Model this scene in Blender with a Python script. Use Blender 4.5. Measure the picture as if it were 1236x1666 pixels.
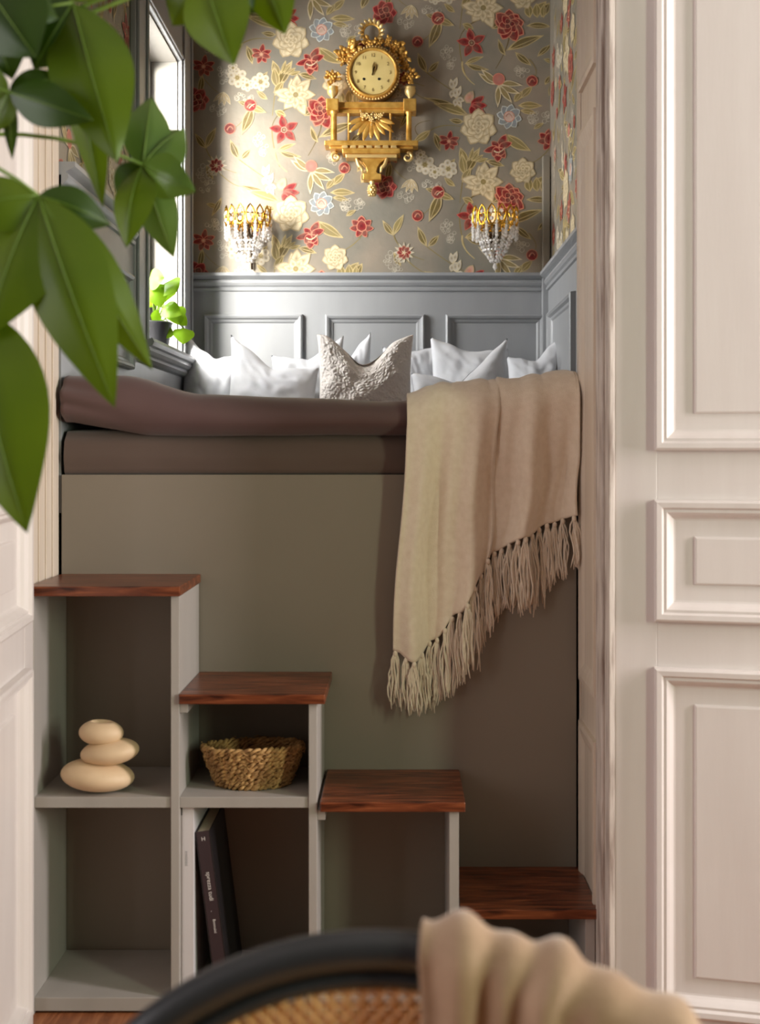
import bpy, bmesh, math, random
from mathutils import Vector, Matrix, noise
random.seed(7)
for _o in list(bpy.data.objects): bpy.data.objects.remove(_o)
SC = bpy.context.scene
COL = SC.collection
PI = math.pi
def lin(r, g, b):
    def c(v):
        v /= 255.0
        return v/12.92 if v <= 0.04045 else ((v+0.055)/1.055)**2.4
    return (c(r), c(g), c(b), 1.0)

# ------------------------------------------------------------------ camera
F = 1965.0            # focal length in pixels of the 1236 x 1666 frame
EYE = 1.25            # lens height
PX0, PY0 = 650.0, 735.0
cam = bpy.data.cameras.new('camera'); camo = bpy.data.objects.new('camera', cam); COL.objects.link(camo)
camo.location = (0, 0, EYE); camo.rotation_euler = (PI/2, 0, 0)
cam.sensor_width = 36; cam.lens = F/1666*36
cam.shift_x = -(PX0-618)/1666; cam.shift_y = -(833-PY0)/1666
cam.clip_start = 0.05; cam.clip_end = 60
cam.dof.use_dof = True; cam.dof.focus_distance = 3.6; cam.dof.aperture_fstop = 3.8
SC.camera = camo
def P(px, py, Y): return Vector(((px-PX0)*Y/F, Y, EYE+(PY0-py)*Y/F))

# ------------------------------------------------------------------ world and daylight
SC.view_settings.view_transform = 'Standard'; SC.view_settings.look = 'None'
SC.view_settings.exposure = 0.0; SC.view_settings.gamma = 1.0; SC.view_settings.use_curve_mapping = False
W = bpy.data.worlds.new('world'); SC.world = W; W.use_nodes = True
bg = W.node_tree.nodes['Background']; bg.inputs[0].default_value = (0.93, 0.97, 1.0, 1); bg.inputs[1].default_value = 1.6
def area(name, loc, direction, sx, sy, power, col):
    l = bpy.data.lights.new(name, 'AREA'); l.shape = 'RECTANGLE'; l.size = sy; l.size_y = sx
    l.energy = power; l.color = col
    o = bpy.data.objects.new(name, l); COL.objects.link(o)
    o.location = loc; o.rotation_euler = Vector(direction).to_track_quat('-Z', 'Y').to_euler()
    return o
# daylight at the windows of the room (right wall, left wall, behind) and of the bed alcove
area('daylight_right_far', (2.50, 1.64, 1.75), (-1, 0, 0), 1.7, 0.30, 88, (1.0, 0.90, 0.91))
area('daylight_right_near', (2.50, 0.10, 1.75), (-1, 0.4, 0), 1.7, 0.42, 50, (0.84, 1.0, 0.70))
area('daylight_left', (-2.52, 0.35, 1.75), (1, 0, 0), 1.7, 2.1, 43, (1.0, 0.92, 0.93))
area('daylight_alcove', (-1.42, 3.92, 2.30), (1, 0.42, -0.16), 1.15, 1.15, 88, (1.0, 0.99, 0.98))
area('low_daylight_alcove', (-1.62, 3.24, 2.42), (0.78, 1.10, -0.13), 0.75, 0.56, 150, (1.0, 0.95, 0.87))

# ------------------------------------------------------------------ materials
def mat(name, col, rough=0.5, metal=0.0, spec=0.5):
    m = bpy.data.materials.new(name); m.use_nodes = True
    b = m.node_tree.nodes['Principled BSDF']
    b.inputs['Base Color'].default_value = col; b.inputs['Roughness'].default_value = rough
    b.inputs['Metallic'].default_value = metal; b.inputs['Specular IOR Level'].default_value = spec
    return m
def nd(m, t): return m.node_tree.nodes.new(t)
def lk(m, a, b): m.node_tree.links.new(a, b)
def coords(m, scale=(1, 1, 1), kind='Object'):
    tc = nd(m, 'ShaderNodeTexCoord'); mp = nd(m, 'ShaderNodeMapping'); mp.inputs['Scale'].default_value = scale
    lk(m, tc.outputs[kind], mp.inputs[0]); return mp.outputs[0]
def noisy(m, c1, c2, scale=(1, 1, 1), nscale=5, detail=4, lo=0.3, hi=0.7, bump=0.0, bscale=None, bdist=0.002):
    b = m.node_tree.nodes['Principled BSDF']; v = coords(m, scale)
    n = nd(m, 'ShaderNodeTexNoise'); n.inputs['Scale'].default_value = nscale; n.inputs['Detail'].default_value = detail
    lk(m, v, n.inputs['Vector'])
    r = nd(m, 'ShaderNodeValToRGB'); r.color_ramp.elements[0].position = lo; r.color_ramp.elements[1].position = hi
    r.color_ramp.elements[0].color = c1; r.color_ramp.elements[1].color = c2
    lk(m, n.outputs['Fac'], r.inputs[0]); lk(m, r.outputs[0], b.inputs['Base Color'])
    if bump:
        n2 = n
        if bscale:
            n2 = nd(m, 'ShaderNodeTexNoise'); n2.inputs['Scale'].default_value = bscale; n2.inputs['Detail'].default_value = 3
            lk(m, v, n2.inputs['Vector'])
        bp = nd(m, 'ShaderNodeBump'); bp.inputs['Strength'].default_value = bump; bp.inputs['Distance'].default_value = bdist
        lk(m, n2.outputs['Fac'], bp.inputs['Height']); lk(m, bp.outputs[0], b.inputs['Normal'])
    return m
M = {}
M['white'] = noisy(mat('white_paint', (1, 1, 1, 1), 0.42), lin(216, 207, 203), lin(223, 215, 211), (6, 6, 0.7), 3, 4, 0.3, 0.7, 0.08, 30)
M['cream'] = noisy(mat('cream_paint', (1, 1, 1, 1), 0.45), lin(214, 198, 180), lin(226, 212, 196), (14, 14, 0.6), 3, 5, 0.3, 0.7, 0.15, 20)
M['worn'] = noisy(mat('worn_paint', (1, 1, 1, 1), 0.6), lin(150, 132, 122), lin(214, 203, 194), (22, 22, 2.2), 3, 6, 0.34, 0.55, 0.4, 14)
M['wall'] = noisy(mat('room_wall', (1, 1, 1, 1), 0.8), lin(90, 82, 74), lin(96, 88, 80))
M['ceil'] = noisy(mat('ceiling_paint', (1, 1, 1, 1), 0.85), lin(196, 190, 184), lin(200, 194, 188))
M['grey'] = noisy(mat('grey_wainscot', (1, 1, 1, 1), 0.36), lin(150, 152, 154), lin(156, 158, 160), (4, 4, 1), 3, 4, 0.3, 0.7, 0.05, 40)
M['cab'] = noisy(mat('cabinet_grey', (1, 1, 1, 1), 0.5), lin(165, 159, 153), lin(172, 166, 160), (4, 4, 1), 3, 4, 0.3, 0.7, 0.05, 40)
M['bedpanel'] = noisy(mat('bed_panel_taupe', (1, 1, 1, 1), 0.55), lin(134, 124, 111), lin(139, 129, 116), (1, 1, 1), 2)
M['dark'] = mat('dark_gap', lin(28, 24, 22), 0.8)
M['reveal'] = mat('darkened_reveal_white', lin(146, 142, 134), 0.6)  # window white darkened in its colour to offset the alcove lamps' glare
M['white_win'] = mat('window_white', lin(228, 226, 222), 0.4)
# dark stained treads
def wood(name, c1, c2, c3, sc, rough):
    m = mat(name, c2, rough); b = m.node_tree.nodes['Principled BSDF']; v = coords(m, sc)
    n = nd(m, 'ShaderNodeTexNoise'); n.inputs['Scale'].default_value = 3.0; n.inputs['Detail'].default_value = 7; n.inputs['Distortion'].default_value = 0.8
    lk(m, v, n.inputs['Vector'])
    r = nd(m, 'ShaderNodeValToRGB'); e = r.color_ramp.elements
    e[0].position = 0.30; e[0].color = c1; e[1].position = 0.72; e[1].color = c3
    k = e.new(0.5); k.color = c2
    lk(m, n.outputs['Fac'], r.inputs[0]); lk(m, r.outputs[0], b.inputs['Base Color'])
    bp = nd(m, 'ShaderNodeBump'); bp.inputs['Strength'].default_value = 0.25; bp.inputs['Distance'].default_value = 0.002
    lk(m, n.outputs['Fac'], bp.inputs['Height']); lk(m, bp.outputs[0], b.inputs['Normal'])
    return m
M['tread'] = wood('stained_tread_wood', lin(52, 22, 12), lin(104, 52, 30), lin(146, 82, 50), (3.0, 26, 26), 0.3)
M['floor'] = wood('floor_boards', lin(112, 62, 36), lin(150, 92, 58), lin(178, 120, 82), (18, 2, 2), 0.4)
# fabrics
def fabric(name, c1, c2, nscale, bump, bscale, rough=0.9, sheen=0.3, bdist=0.002):
    m = noisy(mat(name, c1, rough, 0, 0.2), c1, c2, (1, 1, 1), nscale, 5, 0.3, 0.7, bump, bscale, bdist)
    b = m.node_tree.nodes['Principled BSDF']; b.inputs['Sheen Weight'].default_value = sheen
    return m
M['duvet'] = fabric('brown_satin', lin(94, 72, 71), lin(101, 79, 77), 4, 0.12, 9, 0.5, 0.2, 0.01)
M['sheet'] = fabric('brown_sheet', lin(93, 77, 70), lin(99, 83, 75), 4, 0.1, 300, 0.75)
M['throw'] = fabric('beige_wool', lin(228, 210, 188), lin(238, 222, 202), 60, 0.5, 420, 0.95, 0.5)
M['chairthrow'] = fabric('oatmeal_wool', lin(146, 114, 90), lin(178, 148, 122), 14, 0.4, 200, 0.95, 0.4)
M['linen'] = fabric('white_linen', lin(206, 208, 212), lin(214, 216, 220), 5, 0.35, 16, 0.85, 0.2, 0.01)
M['sandlinen'] = fabric('sand_linen', lin(176, 152, 124), lin(190, 166, 138), 5, 0.25, 220, 0.9)
mb_ = mat('boucle', lin(238, 231, 224), 0.95, 0, 0.2)
v_ = coords(mb_); vo = nd(mb_, 'ShaderNodeTexVoronoi'); vo.inputs['Scale'].default_value = 105
lk(mb_, v_, vo.inputs['Vector'])
bp_ = nd(mb_, 'ShaderNodeBump'); bp_.inputs['Strength'].default_value = 1.0; bp_.inputs['Distance'].default_value = 0.003; bp_.invert = True
lk(mb_, vo.outputs['Distance'], bp_.inputs['Height']); lk(mb_, bp_.outputs[0], mb_.node_tree.nodes['Principled BSDF'].inputs['Normal'])
M['boucle'] = mb_
# metal, glass and small things
M['gold'] = noisy(mat('gilded_wood', lin(196, 146, 60), 0.36, 0.5), lin(190, 136, 52), lin(236, 190, 100), (1, 1, 1), 30, 4, 0.3, 0.7, 0.3, 60)
M['goldlight'] = mat('pale_gilding', lin(226, 196, 130), 0.4, 0.55)
M['dial'] = noisy(mat('dial_cream', (1, 1, 1, 1), 0.45), lin(214, 190, 120), lin(226, 204, 138), (1, 1, 1), 12)
M['ink'] = mat('dial_ink', lin(120, 92, 40), 0.5)
M['black'] = mat('black', lin(10, 9, 9), 0.5)
M['brass'] = mat('bright_brass', lin(214, 164, 60), 0.25, 1.0)
M['bronze'] = mat('dark_bronze', lin(72, 54, 38), 0.45, 0.8)
cg = mat('crystal', (1, 0.98, 0.95, 1), 0.06, 0, 0.9); cg.node_tree.nodes['Principled BSDF'].inputs['Transmission Weight'].default_value = 0.55
M['crystal'] = cg
bl = mat('lamp_glass', lin(255, 230, 190), 0.3); _b = bl.node_tree.nodes['Principled BSDF']
_b.inputs['Emission Color'].default_value = (1, 0.78, 0.5, 1); _b.inputs['Emission Strength'].default_value = 0.4
M['bulb'] = bl
gl = bpy.data.materials.new('window_glass'); gl.use_nodes = True; nt = gl.node_tree
for n in list(nt.nodes): nt.nodes.remove(n)
out = nt.nodes.new('ShaderNodeOutputMaterial'); mx = nt.nodes.new('ShaderNodeMixShader'); tr = nt.nodes.new('ShaderNodeBsdfTransparent')
gs = nt.nodes.new('ShaderNodeBsdfGlossy'); gs.inputs['Roughness'].default_value = 0.02; mx.inputs[0].default_value = 0.06
nt.links.new(tr.outputs[0], mx.inputs[1]); nt.links.new(gs.outputs[0], mx.inputs[2]); nt.links.new(mx.outputs[0], out.inputs[0])
M['glass'] = gl
M['ceramic'] = noisy(mat('cream_ceramic', (1, 1, 1, 1), 0.55), lin(212, 182, 146), lin(224, 196, 160), (1, 1, 1), 14, 4, 0.3, 0.7, 0.1, 80)
M['grass'] = noisy(mat('seagrass', (1, 1, 1, 1), 0.75), lin(112, 76, 36), lin(218, 174, 112), (1, 1, 1), 60, 4, 0.3, 0.7, 0.4, 120)
M['bookwhite'] = mat('book_cover_white', lin(218, 213, 215), 0.45)
M['bookdark'] = mat('book_cover_plum', lin(58, 44, 48), 0.5)
M['bookblack'] = mat('book_cover_black', lin(26, 22, 24), 0.5)
M['pages'] = noisy(mat('book_pages', (1, 1, 1, 1), 0.8), lin(190, 178, 152), lin(206, 196, 172), (400, 2, 2), 3)
M['print'] = mat('print_white', lin(222, 216, 212), 0.6)
M['printgrey'] = mat('print_grey', lin(168, 164, 168), 0.6)
M['blackwood'] = noisy(mat('black_lacquered_bentwood', (1, 1, 1, 1), 0.34), lin(42, 42, 45), lin(50, 50, 54), (1, 1, 1), 10)
M['cane'] = noisy(mat('woven_cane', (1, 1, 1, 1), 0.5), lin(212, 152, 92), lin(228, 174, 114), (1, 1, 1), 40)
M['pot'] = mat('dark_pot', lin(44, 44, 48), 0.35)
M['terracotta'] = mat('grey_planter', lin(120, 116, 110), 0.6)
M['soil'] = mat('soil', lin(50, 38, 28), 0.95)
M['bark'] = noisy(mat('bark', (1, 1, 1, 1), 0.85), lin(92, 74, 50), lin(120, 100, 70), (1, 1, 1), 30)
def leafmat(name, c, rough=0.38, tl=0.35, tc=None):
    m = mat(name, c, rough); b = m.node_tree.nodes['Principled BSDF']
    v = coords(m); n = nd(m, 'ShaderNodeTexNoise'); n.inputs['Scale'].default_value = 9; lk(m, v, n.inputs['Vector'])
    r = nd(m, 'ShaderNodeValToRGB'); r.color_ramp.elements[0].position = 0.3; r.color_ramp.elements[1].position = 0.7
    r.color_ramp.elements[0].color = (c[0]*0.8, c[1]*0.85, c[2]*0.8, 1); r.color_ramp.elements[1].color = (c[0]*1.15, c[1]*1.1, c[2], 1)
    lk(m, n.outputs['Fac'], r.inputs[0]); lk(m, r.outputs[0], b.inputs['Base Color'])
    t = nd(m, 'ShaderNodeBsdfTranslucent'); t.inputs[0].default_value = tc or (c[0]*1.5, c[1]*1.5, c[2]*0.5, 1)
    mxs = nd(m, 'ShaderNodeMixShader'); mxs.inputs[0].default_value = tl
    lk(m, b.outputs[0], mxs.inputs[1]); lk(m, t.outputs[0], mxs.inputs[2])
    lk(m, mxs.outputs[0], m.node_tree.nodes['Material Output'].inputs[0])
    return m
M['leaf'] = leafmat('green_leaf', lin(92, 116, 16))
M['leafdark'] = leafmat('dark_green_leaf', lin(50, 76, 14))
M['leafpale'] = leafmat('grey_green_leaf', lin(92, 120, 60), 0.3)
M['pothos'] = leafmat('lime_leaf', lin(120, 158, 34), 0.35, 0.3)
M['rib'] = mat('leaf_rib', lin(96, 124, 34), 0.5)
M['stem'] = mat('green_stem', lin(120, 146, 60), 0.5)

# ------------------------------------------------------------------ mesh helpers
WLOC = {}
class MB:
    def __init__(self, xf=None): self.v = []; self.f = []; self.c = None; self.xf = xf
    def add(self, vs, fs, col=None):
        n = len(self.v)
        self.v += [tuple(self.xf(*p)) if self.xf else tuple(p) for p in vs]
        self.f += [tuple(i+n for i in f) for f in fs]
        if col is not None:
            if self.c is None: self.c = []
            self.c += col
        return self
    def box(self, x0, x1, y0, y1, z0, z1):
        return self.add([(x0,y0,z0),(x1,y0,z0),(x1,y1,z0),(x0,y1,z0),(x0,y0,z1),(x1,y0,z1),(x1,y1,z1),(x0,y1,z1)],
                        [(0,3,2,1),(4,5,6,7),(0,1,5,4),(1,2,6,5),(2,3,7,6),(3,0,4,7)])
    def grid(self, fn, nu, nv, wu=False, wv=False):
        vs = []; fs = []
        cu = nu if wu else nu+1; cv = nv if wv else nv+1
        for j in range(cv):
            for i in range(cu): vs.append(fn(i/nu, j/nv))
        for j in range(nv):
            for i in range(nu):
                a = j*cu+i; b = j*cu+(i+1) % cu; c = ((j+1) % cv)*cu+(i+1) % cu; d = ((j+1) % cv)*cu+i
                fs.append((a, b, c, d))
        return self.add(vs, fs)
    def tube(self, pts, r, n=8, closed=False, caps=True):
        pts = [Vector(p) for p in pts]; N = len(pts); vs = []; fs = []
        rr = r if isinstance(r, (list, tuple)) else [r]*N
        up = None
        for i, p in enumerate(pts):
            if closed: t = pts[(i+1) % N]-pts[i-1]
            else: t = pts[min(i+1, N-1)]-pts[max(i-1, 0)]
            if t.length < 1e-9: t = Vector((0, 0, 1))
            t.normalize()
            if up is None: up = Vector((0, 0, 1)) if abs(t.z) < 0.9 else Vector((1, 0, 0))
            s = t.cross(up)
            if s.length < 1e-6: s = t.cross(Vector((0.3, 1, 0.2)))
            s.normalize(); up = s.cross(t).normalized()
            for k in range(n):
                a = 2*PI*k/n; vs.append(p+(s*math.cos(a)+up*math.sin(a))*rr[i])
        M_ = N if closed else N-1
        for i in range(M_):
            for k in range(n):
                a = i*n+k; b = i*n+(k+1) % n; c = ((i+1) % N)*n+(k+1) % n; d = ((i+1) % N)*n+k
                fs.append((a, b, c, d))
        if caps and not closed:
            fs.append(tuple(range(n-1, -1, -1))); fs.append(tuple((N-1)*n+k for k in range(n)))
        return self.add(vs, fs)
    def lathe(self, prof, c, axis='z', n=24, sx=1, sy=1):
        vs = []; fs = []
        for (r, h) in prof:
            for k in range(n):
                a = 2*PI*k/n; x = r*math.cos(a)*sx; y = r*math.sin(a)*sy
                if axis == 'z': vs.append((c[0]+x, c[1]+y, c[2]+h))
                elif axis == 'y': vs.append((c[0]+x, c[1]-h, c[2]+y))
                else: vs.append((c[0]+h, c[1]+x, c[2]+y))
        for j in range(len(prof)-1):
            for k in range(n):
                fs.append((j*n+k, j*n+(k+1) % n, (j+1)*n+(k+1) % n, (j+1)*n+k))
        ring = prof[0] == prof[-1]
        if prof[0][0] > 1e-6 and not ring: fs.append(tuple(range(n-1, -1, -1)))
        if prof[-1][0] > 1e-6 and not ring: fs.append(tuple((len(prof)-1)*n+k for k in range(n)))
        return self.add(vs, fs)
    def ball(self, c, rx, ry=None, rz=None, n=10, m=7):
        ry = rx if ry is None else ry; rz = rx if rz is None else rz
        return self.grid(lambda u, v: (c[0]+rx*math.cos(2*PI*u)*math.sin(PI*(0.001+0.998*v)), c[1]+ry*math.sin(2*PI*u)*math.sin(PI*(0.001+0.998*v)), c[2]-rz*math.cos(PI*v)), n, m, wu=True)
    def frame(self, u0, u1, z0, z1, prof, cap=False):
        # mitred rectangular moulding; prof = [(inset, projection)]; local coordinates (u, p, z)
        vs = []; fs = []
        for (d, p) in prof: vs += [(u0+d, p, z0+d), (u1-d, p, z0+d), (u1-d, p, z1-d), (u0+d, p, z1-d)]
        for j in range(len(prof)-1):
            for k in range(4): fs.append((j*4+k, j*4+(k+1) % 4, (j+1)*4+(k+1) % 4, (j+1)*4+k))
        if cap: j = len(prof)-1; fs.append((j*4, j*4+1, j*4+2, j*4+3))
        return self.add(vs, fs)
    def sweep(self, prof, a0, a1):
        # straight moulding along u from a0 to a1; prof = closed list of (p, z)
        n = len(prof); vs = [(a0, p, z) for p, z in prof]+[(a1, p, z) for p, z in prof]
        fs = [(k, (k+1) % n, n+(k+1) % n, n+k) for k in range(n)]+[tuple(range(n-1, -1, -1)), tuple(range(n, 2*n))]
        return self.add(vs, fs)
    def build(self, name, m, parent=None, smooth=False, bevel=0, subsurf=0, solid=0, kind=None, angle=None):
        xs = [p[0] for p in self.v]; ys = [p[1] for p in self.v]; zs = [p[2] for p in self.v]
        o0 = Vector(((min(xs)+max(xs))/2, (min(ys)+max(ys))/2, min(zs)))
        me = bpy.data.meshes.new(name)
        me.from_pydata([(p[0]-o0.x, p[1]-o0.y, p[2]-o0.z) for p in self.v], [], self.f)
        if self.c is not None:
            at = me.color_attributes.new('Col', 'FLOAT_COLOR', 'POINT')
            flat = [k for c in self.c for k in c]; at.data.foreach_set('color', flat)
        bm = bmesh.new(); bm.from_mesh(me); bmesh.ops.recalc_face_normals(bm, faces=bm.faces); bm.to_mesh(me); bm.free()
        me.materials.append(M[m])
        if smooth or angle: me.polygons.foreach_set('use_smooth', [True]*len(me.polygons))
        if angle: me.set_sharp_from_angle(angle=math.radians(angle))
        o = bpy.data.objects.new(name, me); COL.objects.link(o)
        WLOC[o.name] = o0.copy()
        if parent: o.parent = parent; o.location = o0-WLOC[parent.name]
        else: o.location = o0
        if bevel:
            b = o.modifiers.new('bevel', 'BEVEL'); b.width = bevel; b.segments = 2; b.limit_method = 'ANGLE'
        if solid: s = o.modifiers.new('solid', 'SOLIDIFY'); s.thickness = solid; s.offset = 0
        if subsurf: s = o.modifiers.new('sub', 'SUBSURF'); s.levels = subsurf; s.render_levels = subsurf
        if kind: o['kind'] = kind
        return o
def thing(name, loc, label, cat, group=None):
    o = bpy.data.objects.new(name, None); COL.objects.link(o); o.location = loc; o.empty_display_size = 0.05
    WLOC[o.name] = Vector(loc); return tag(o, label, cat, group)
def tag(o, label, cat, group=None):
    o['label'] = label; o['category'] = cat
    if group: o['group'] = group
    return o
def struct(o, label=None):
    o['kind'] = 'structure'
    if label: o['label'] = label
    return o
def copy_tree(o, loc, label, group=None):
    c = o.copy(); COL.objects.link(c); c.location = loc; WLOC[c.name] = Vector(loc); c['label'] = label
    if group: c['group'] = group
    def rec(src, dst):
        for ch in list(src.children):
            k = ch.copy(); COL.objects.link(k); k.parent = dst
            rec(ch, k)
    rec(o, c); return c
def text_part(name, txt, size, mtx, m, parent, extrude=0.0002):
    cu = bpy.data.curves.new(name, 'FONT'); cu.body = txt; cu.size = size; cu.align_x = 'CENTER'; cu.align_y = 'CENTER'; cu.extrude = extrude
    t = bpy.data.objects.new(name, cu); COL.objects.link(t)
    bpy.context.view_layer.update()
    me = bpy.data.meshes.new_from_object(t.evaluated_get(bpy.context.evaluated_depsgraph_get()))
    bpy.data.objects.remove(t); bpy.data.curves.remove(cu)
    me.transform(mtx); me.materials.clear(); me.materials.append(M[m])
    o = bpy.data.objects.new(name, me); COL.objects.link(o)
    if parent: o.parent = parent
    WLOC[o.name] = WLOC[parent.name].copy(); me.transform(Matrix.Translation(-WLOC[parent.name]))
    return o
def nz(x, y=0.0, z=0.0): return noise.noise(Vector((x, y, z)))

# ------------------------------------------------------------------ main dimensions
XL, XR = -0.842, 0.603            # alcove side walls
YB = 4.84                         # alcove back wall
JL, JR = -0.84, 0.445             # door opening
Y0, Y1 = 2.60, 2.96               # wall with the opening
HC = 3.25                         # ceiling height
YF = 2.67; YP = 2.95              # stair front / bed panel front
HD = 2.42                         # opening height
RX = 2.40; RY = -2.0
# ------------------------------------------------------------------ room shell
struct(MB().box(-RX-0.2, RX+0.2, RY-0.2, YB+0.2, -0.1, 0.0).build('floor', 'floor'), 'brown wooden floor in front of the stairs')
struct(MB().box(-RX-0.2, RX+0.2, RY-0.2, YB+0.2, HC, HC+0.1).build('ceiling', 'ceil'), 'white ceiling over room and bed alcove')
m = MB(); m.box(-RX-0.2, JL, Y0, Y1, 0, HC); m.box(JR, RX+0.2, Y0, Y1, 0, HC); m.box(JL, JR, Y0, Y1, HD, HC)
struct(m.build('wall_front', 'wall'), 'thick wall with the double door opening to the bed alcove')
def wall_with_windows(name, x0, x1, wins, lab):
    m = MB(); y = RY-0.0
    for (a, b, z0, z1) in wins:
        m.box(x0, x1, y, a, 0, HC); m.box(x0, x1, a, b, 0, z0); m.box(x0, x1, a, b, z1, HC); y = b
    m.box(x0, x1, y, Y0, 0, HC)
    return struct(m.build(name, 'wall'), lab)
wall_with_windows('wall_room_right', RX, RX+0.2, [(-0.20, 0.40, 0.88, 2.62), (1.46, 1.82, 0.88, 2.62)], 'room wall with two windows on the right, out of the frame')
wall_with_windows('wall_room_left', -RX-0.2, -RX, [(-0.7, 1.4, 0.88, 2.62)], 'room wall with a window on the left, out of the frame')
struct(MB().box(-RX-0.2, RX+0.2, RY-0.2, RY, 0, HC).build('wall_room_rear', 'wall'), 'room wall behind the camera')
def room_window(name, xf, u0, u1, z0, z1):
    m = MB(xf); m.frame(u0, u1, z0, z1, [(0, 0.0), (0, 0.05), (0.05, 0.05), (0.05, 0.0)])
    w = struct(m.build(name, 'white_win'), 'white painted window frame outside the picture')
    MB(xf).box((u0+u1)/2-0.025, (u0+u1)/2+0.025, 0.005, 0.045, z0+0.05, z1-0.05).build('mullion', 'white_win', w)
    MB(xf).box(u0+0.05, u1-0.05, 0.005, 0.045, z1-0.62, z1-0.57).build('transom', 'white_win', w)
room_window('window_2', lambda u, p, z: (RX+0.15-p, u, z), -0.20, 0.40, 0.88, 2.62)
room_window('window_3', lambda u, p, z: (RX+0.15-p, u, z), 1.46, 1.82, 0.88, 2.62)
room_window('window_4', lambda u, p, z: (-RX-0.15+p, u, z), -0.7, 1.4, 0.88, 2.62)

# ------------------------------------------------------------------ alcove walls with wallpaper
pm = mat('wallpaper_ground', lin(150, 141, 124), 0.42, 0.25)
b = pm.node_tree.nodes['Principled BSDF']; v = coords(pm)
n1 = nd(pm, 'ShaderNodeTexNoise'); n1.inputs['Scale'].default_value = 6; n1.inputs['Detail'].default_value = 6; lk(pm, v, n1.inputs['Vector'])
r = nd(pm, 'ShaderNodeValToRGB'); r.color_ramp.elements[0].position = 0.35; r.color_ramp.elements[1].position = 0.68
r.color_ramp.elements[0].color = lin(140, 136, 124); r.color_ramp.elements[1].color = lin(162, 150, 134)
lk(pm, n1.outputs['Fac'], r.inputs[0]); lk(pm, r.outputs[0], b.inputs['Base Color'])
n2 = nd(pm, 'ShaderNodeTexNoise'); n2.inputs['Scale'].default_value = 60; lk(pm, v, n2.inputs['Vector'])
bp = nd(pm, 'ShaderNodeBump'); bp.inputs['Strength'].default_value = 0.25; bp.inputs['Distance'].default_value = 0.003
lk(pm, n2.outputs['Fac'], bp.inputs['Height']); lk(pm, bp.outputs[0], b.inputs['Normal'])
M['paper'] = pm
fm = mat('wallpaper_ink', (1, 1, 1, 1), 0.5, 0.05); b = fm.node_tree.nodes['Principled BSDF']
ca = nd(fm, 'ShaderNodeVertexColor'); ca.layer_name = 'Col'; 
nn_ = nd(fm, 'ShaderNodeTexNoise'); nn_.inputs['Scale'].default_value = 38; nn_.inputs['Detail'].default_value = 5; lk(fm, coords(fm), nn_.inputs['Vector'])
rr_n = nd(fm, 'ShaderNodeValToRGB'); rr_n.color_ramp.elements[0].position = 0.42; rr_n.color_ramp.elements[1].position = 0.72
rr_n.color_ramp.elements[0].color = (0, 0, 0, 1); rr_n.color_ramp.elements[1].color = (0.5, 0.5, 0.5, 1); lk(fm, nn_.outputs['Fac'], rr_n.inputs[0])
mxc = nd(fm, 'ShaderNodeMix'); mxc.data_type = 'RGBA'; lk(fm, rr_n.outputs[0], mxc.inputs[0]); lk(fm, ca.outputs[0], mxc.inputs[6]); mxc.inputs[7].default_value = lin(140, 128, 106)
lk(fm, mxc.outputs[2], b.inputs['Base Color'])
M['ink_print'] = fm
wb = struct(MB().box(XL-0.14, XR+0.14, YB, YB+0.15, 0, HC).build('wall_back', 'paper'), 'alcove back wall with floral wallpaper above grey panelling')
WY0, WY1, WZ0, WZ1 = 3.95, 4.575, 1.60, 2.73      # alcove window opening
m = MB(); m.box(XL-0.16, XL, Y1, WY0, 0, HC); m.box(XL-0.16, XL, WY1, YB, 0, HC); m.box(XL-0.16, XL, WY0, WY1, 0, WZ0); m.box(XL-0.16, XL, WY0, WY1, WZ1, HC)
wl = struct(m.build('wall_left', 'paper'), 'alcove left wall with wallpaper, grey panelling and the window')
wr = struct(MB().box(XR, XR+0.14, Y1, YB, 0, HC).build('wall_right', 'paper'), 'alcove right wall with floral wallpaper above grey panelling')

# --- printed pattern: one tile in wallpaper pixels (305 x 284, half drop), repeated
TW, TH = 305.0, 283.0; WS = F/YB
RED, PINK, DRED = lin(136, 26, 30), lin(214, 138, 112), lin(98, 18, 24)
CREAM, CREAM2, SAND = lin(218, 203, 168), lin(188, 168, 130), lin(160, 140, 102)
OLV, OLV2, GOLDL = lin(112, 96, 50), lin(146, 130, 80), lin(200, 180, 130)
BLUE, BLUE2, PALE = lin(142, 150, 154), lin(206, 212, 208), lin(206, 198, 180)
SHAPES = []                   # (pts, cols, faces, layer)
LAY = [0]
def shape(center, ring, cin, cmid, cedge, k1=0.55, k2=0.86):
    n = len(ring); c = Vector(center); vs = [tuple(c)]; cs = [cin]
    for kk, cc in ((k1, cmid), (k2, cmid), (k2+0.02, cedge), (1.0, cedge)):
        for p in ring: vs.append(tuple(c+(Vector(p)-c)*kk)); cs.append(cc)
    fs = [(0, 1+i, 1+(i+1) % n) for i in range(n)]
    for j in range(3):
        for i in range(n): fs.append((1+j*n+i, 1+j*n+(i+1) % n, 1+(j+1)*n+(i+1) % n, 1+(j+1)*n+i))
    LAY[0] += 1; SHAPES.append((vs, cs, fs, LAY[0]))
def petal(x, y, ang, L, Wd, cin, cmid, cedge, pointy=1.0, bend=0.0, n=7, k2=0.82):
    a = math.radians(ang); dx, dy = math.cos(a), math.sin(a); ring = []
    def at(t, s):
        w = Wd*0.5*(math.sin(PI*t**(0.75 if pointy < 1 else 0.9))**(0.6 if pointy < 1 else 1.0))
        bx = bend*L*t*t; X = t*L; Yy = s*w+bx
        return (x+dx*X-dy*Yy, y+dy*X+dx*Yy)
    for i in range(n+1): ring.append(at(i/n, 1))
    for i in range(n-1, 0, -1): ring.append(at(i/n, -1))
    shape(at(0.5, 0), ring, cin, cmid, cedge, 0.5, k2)
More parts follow.
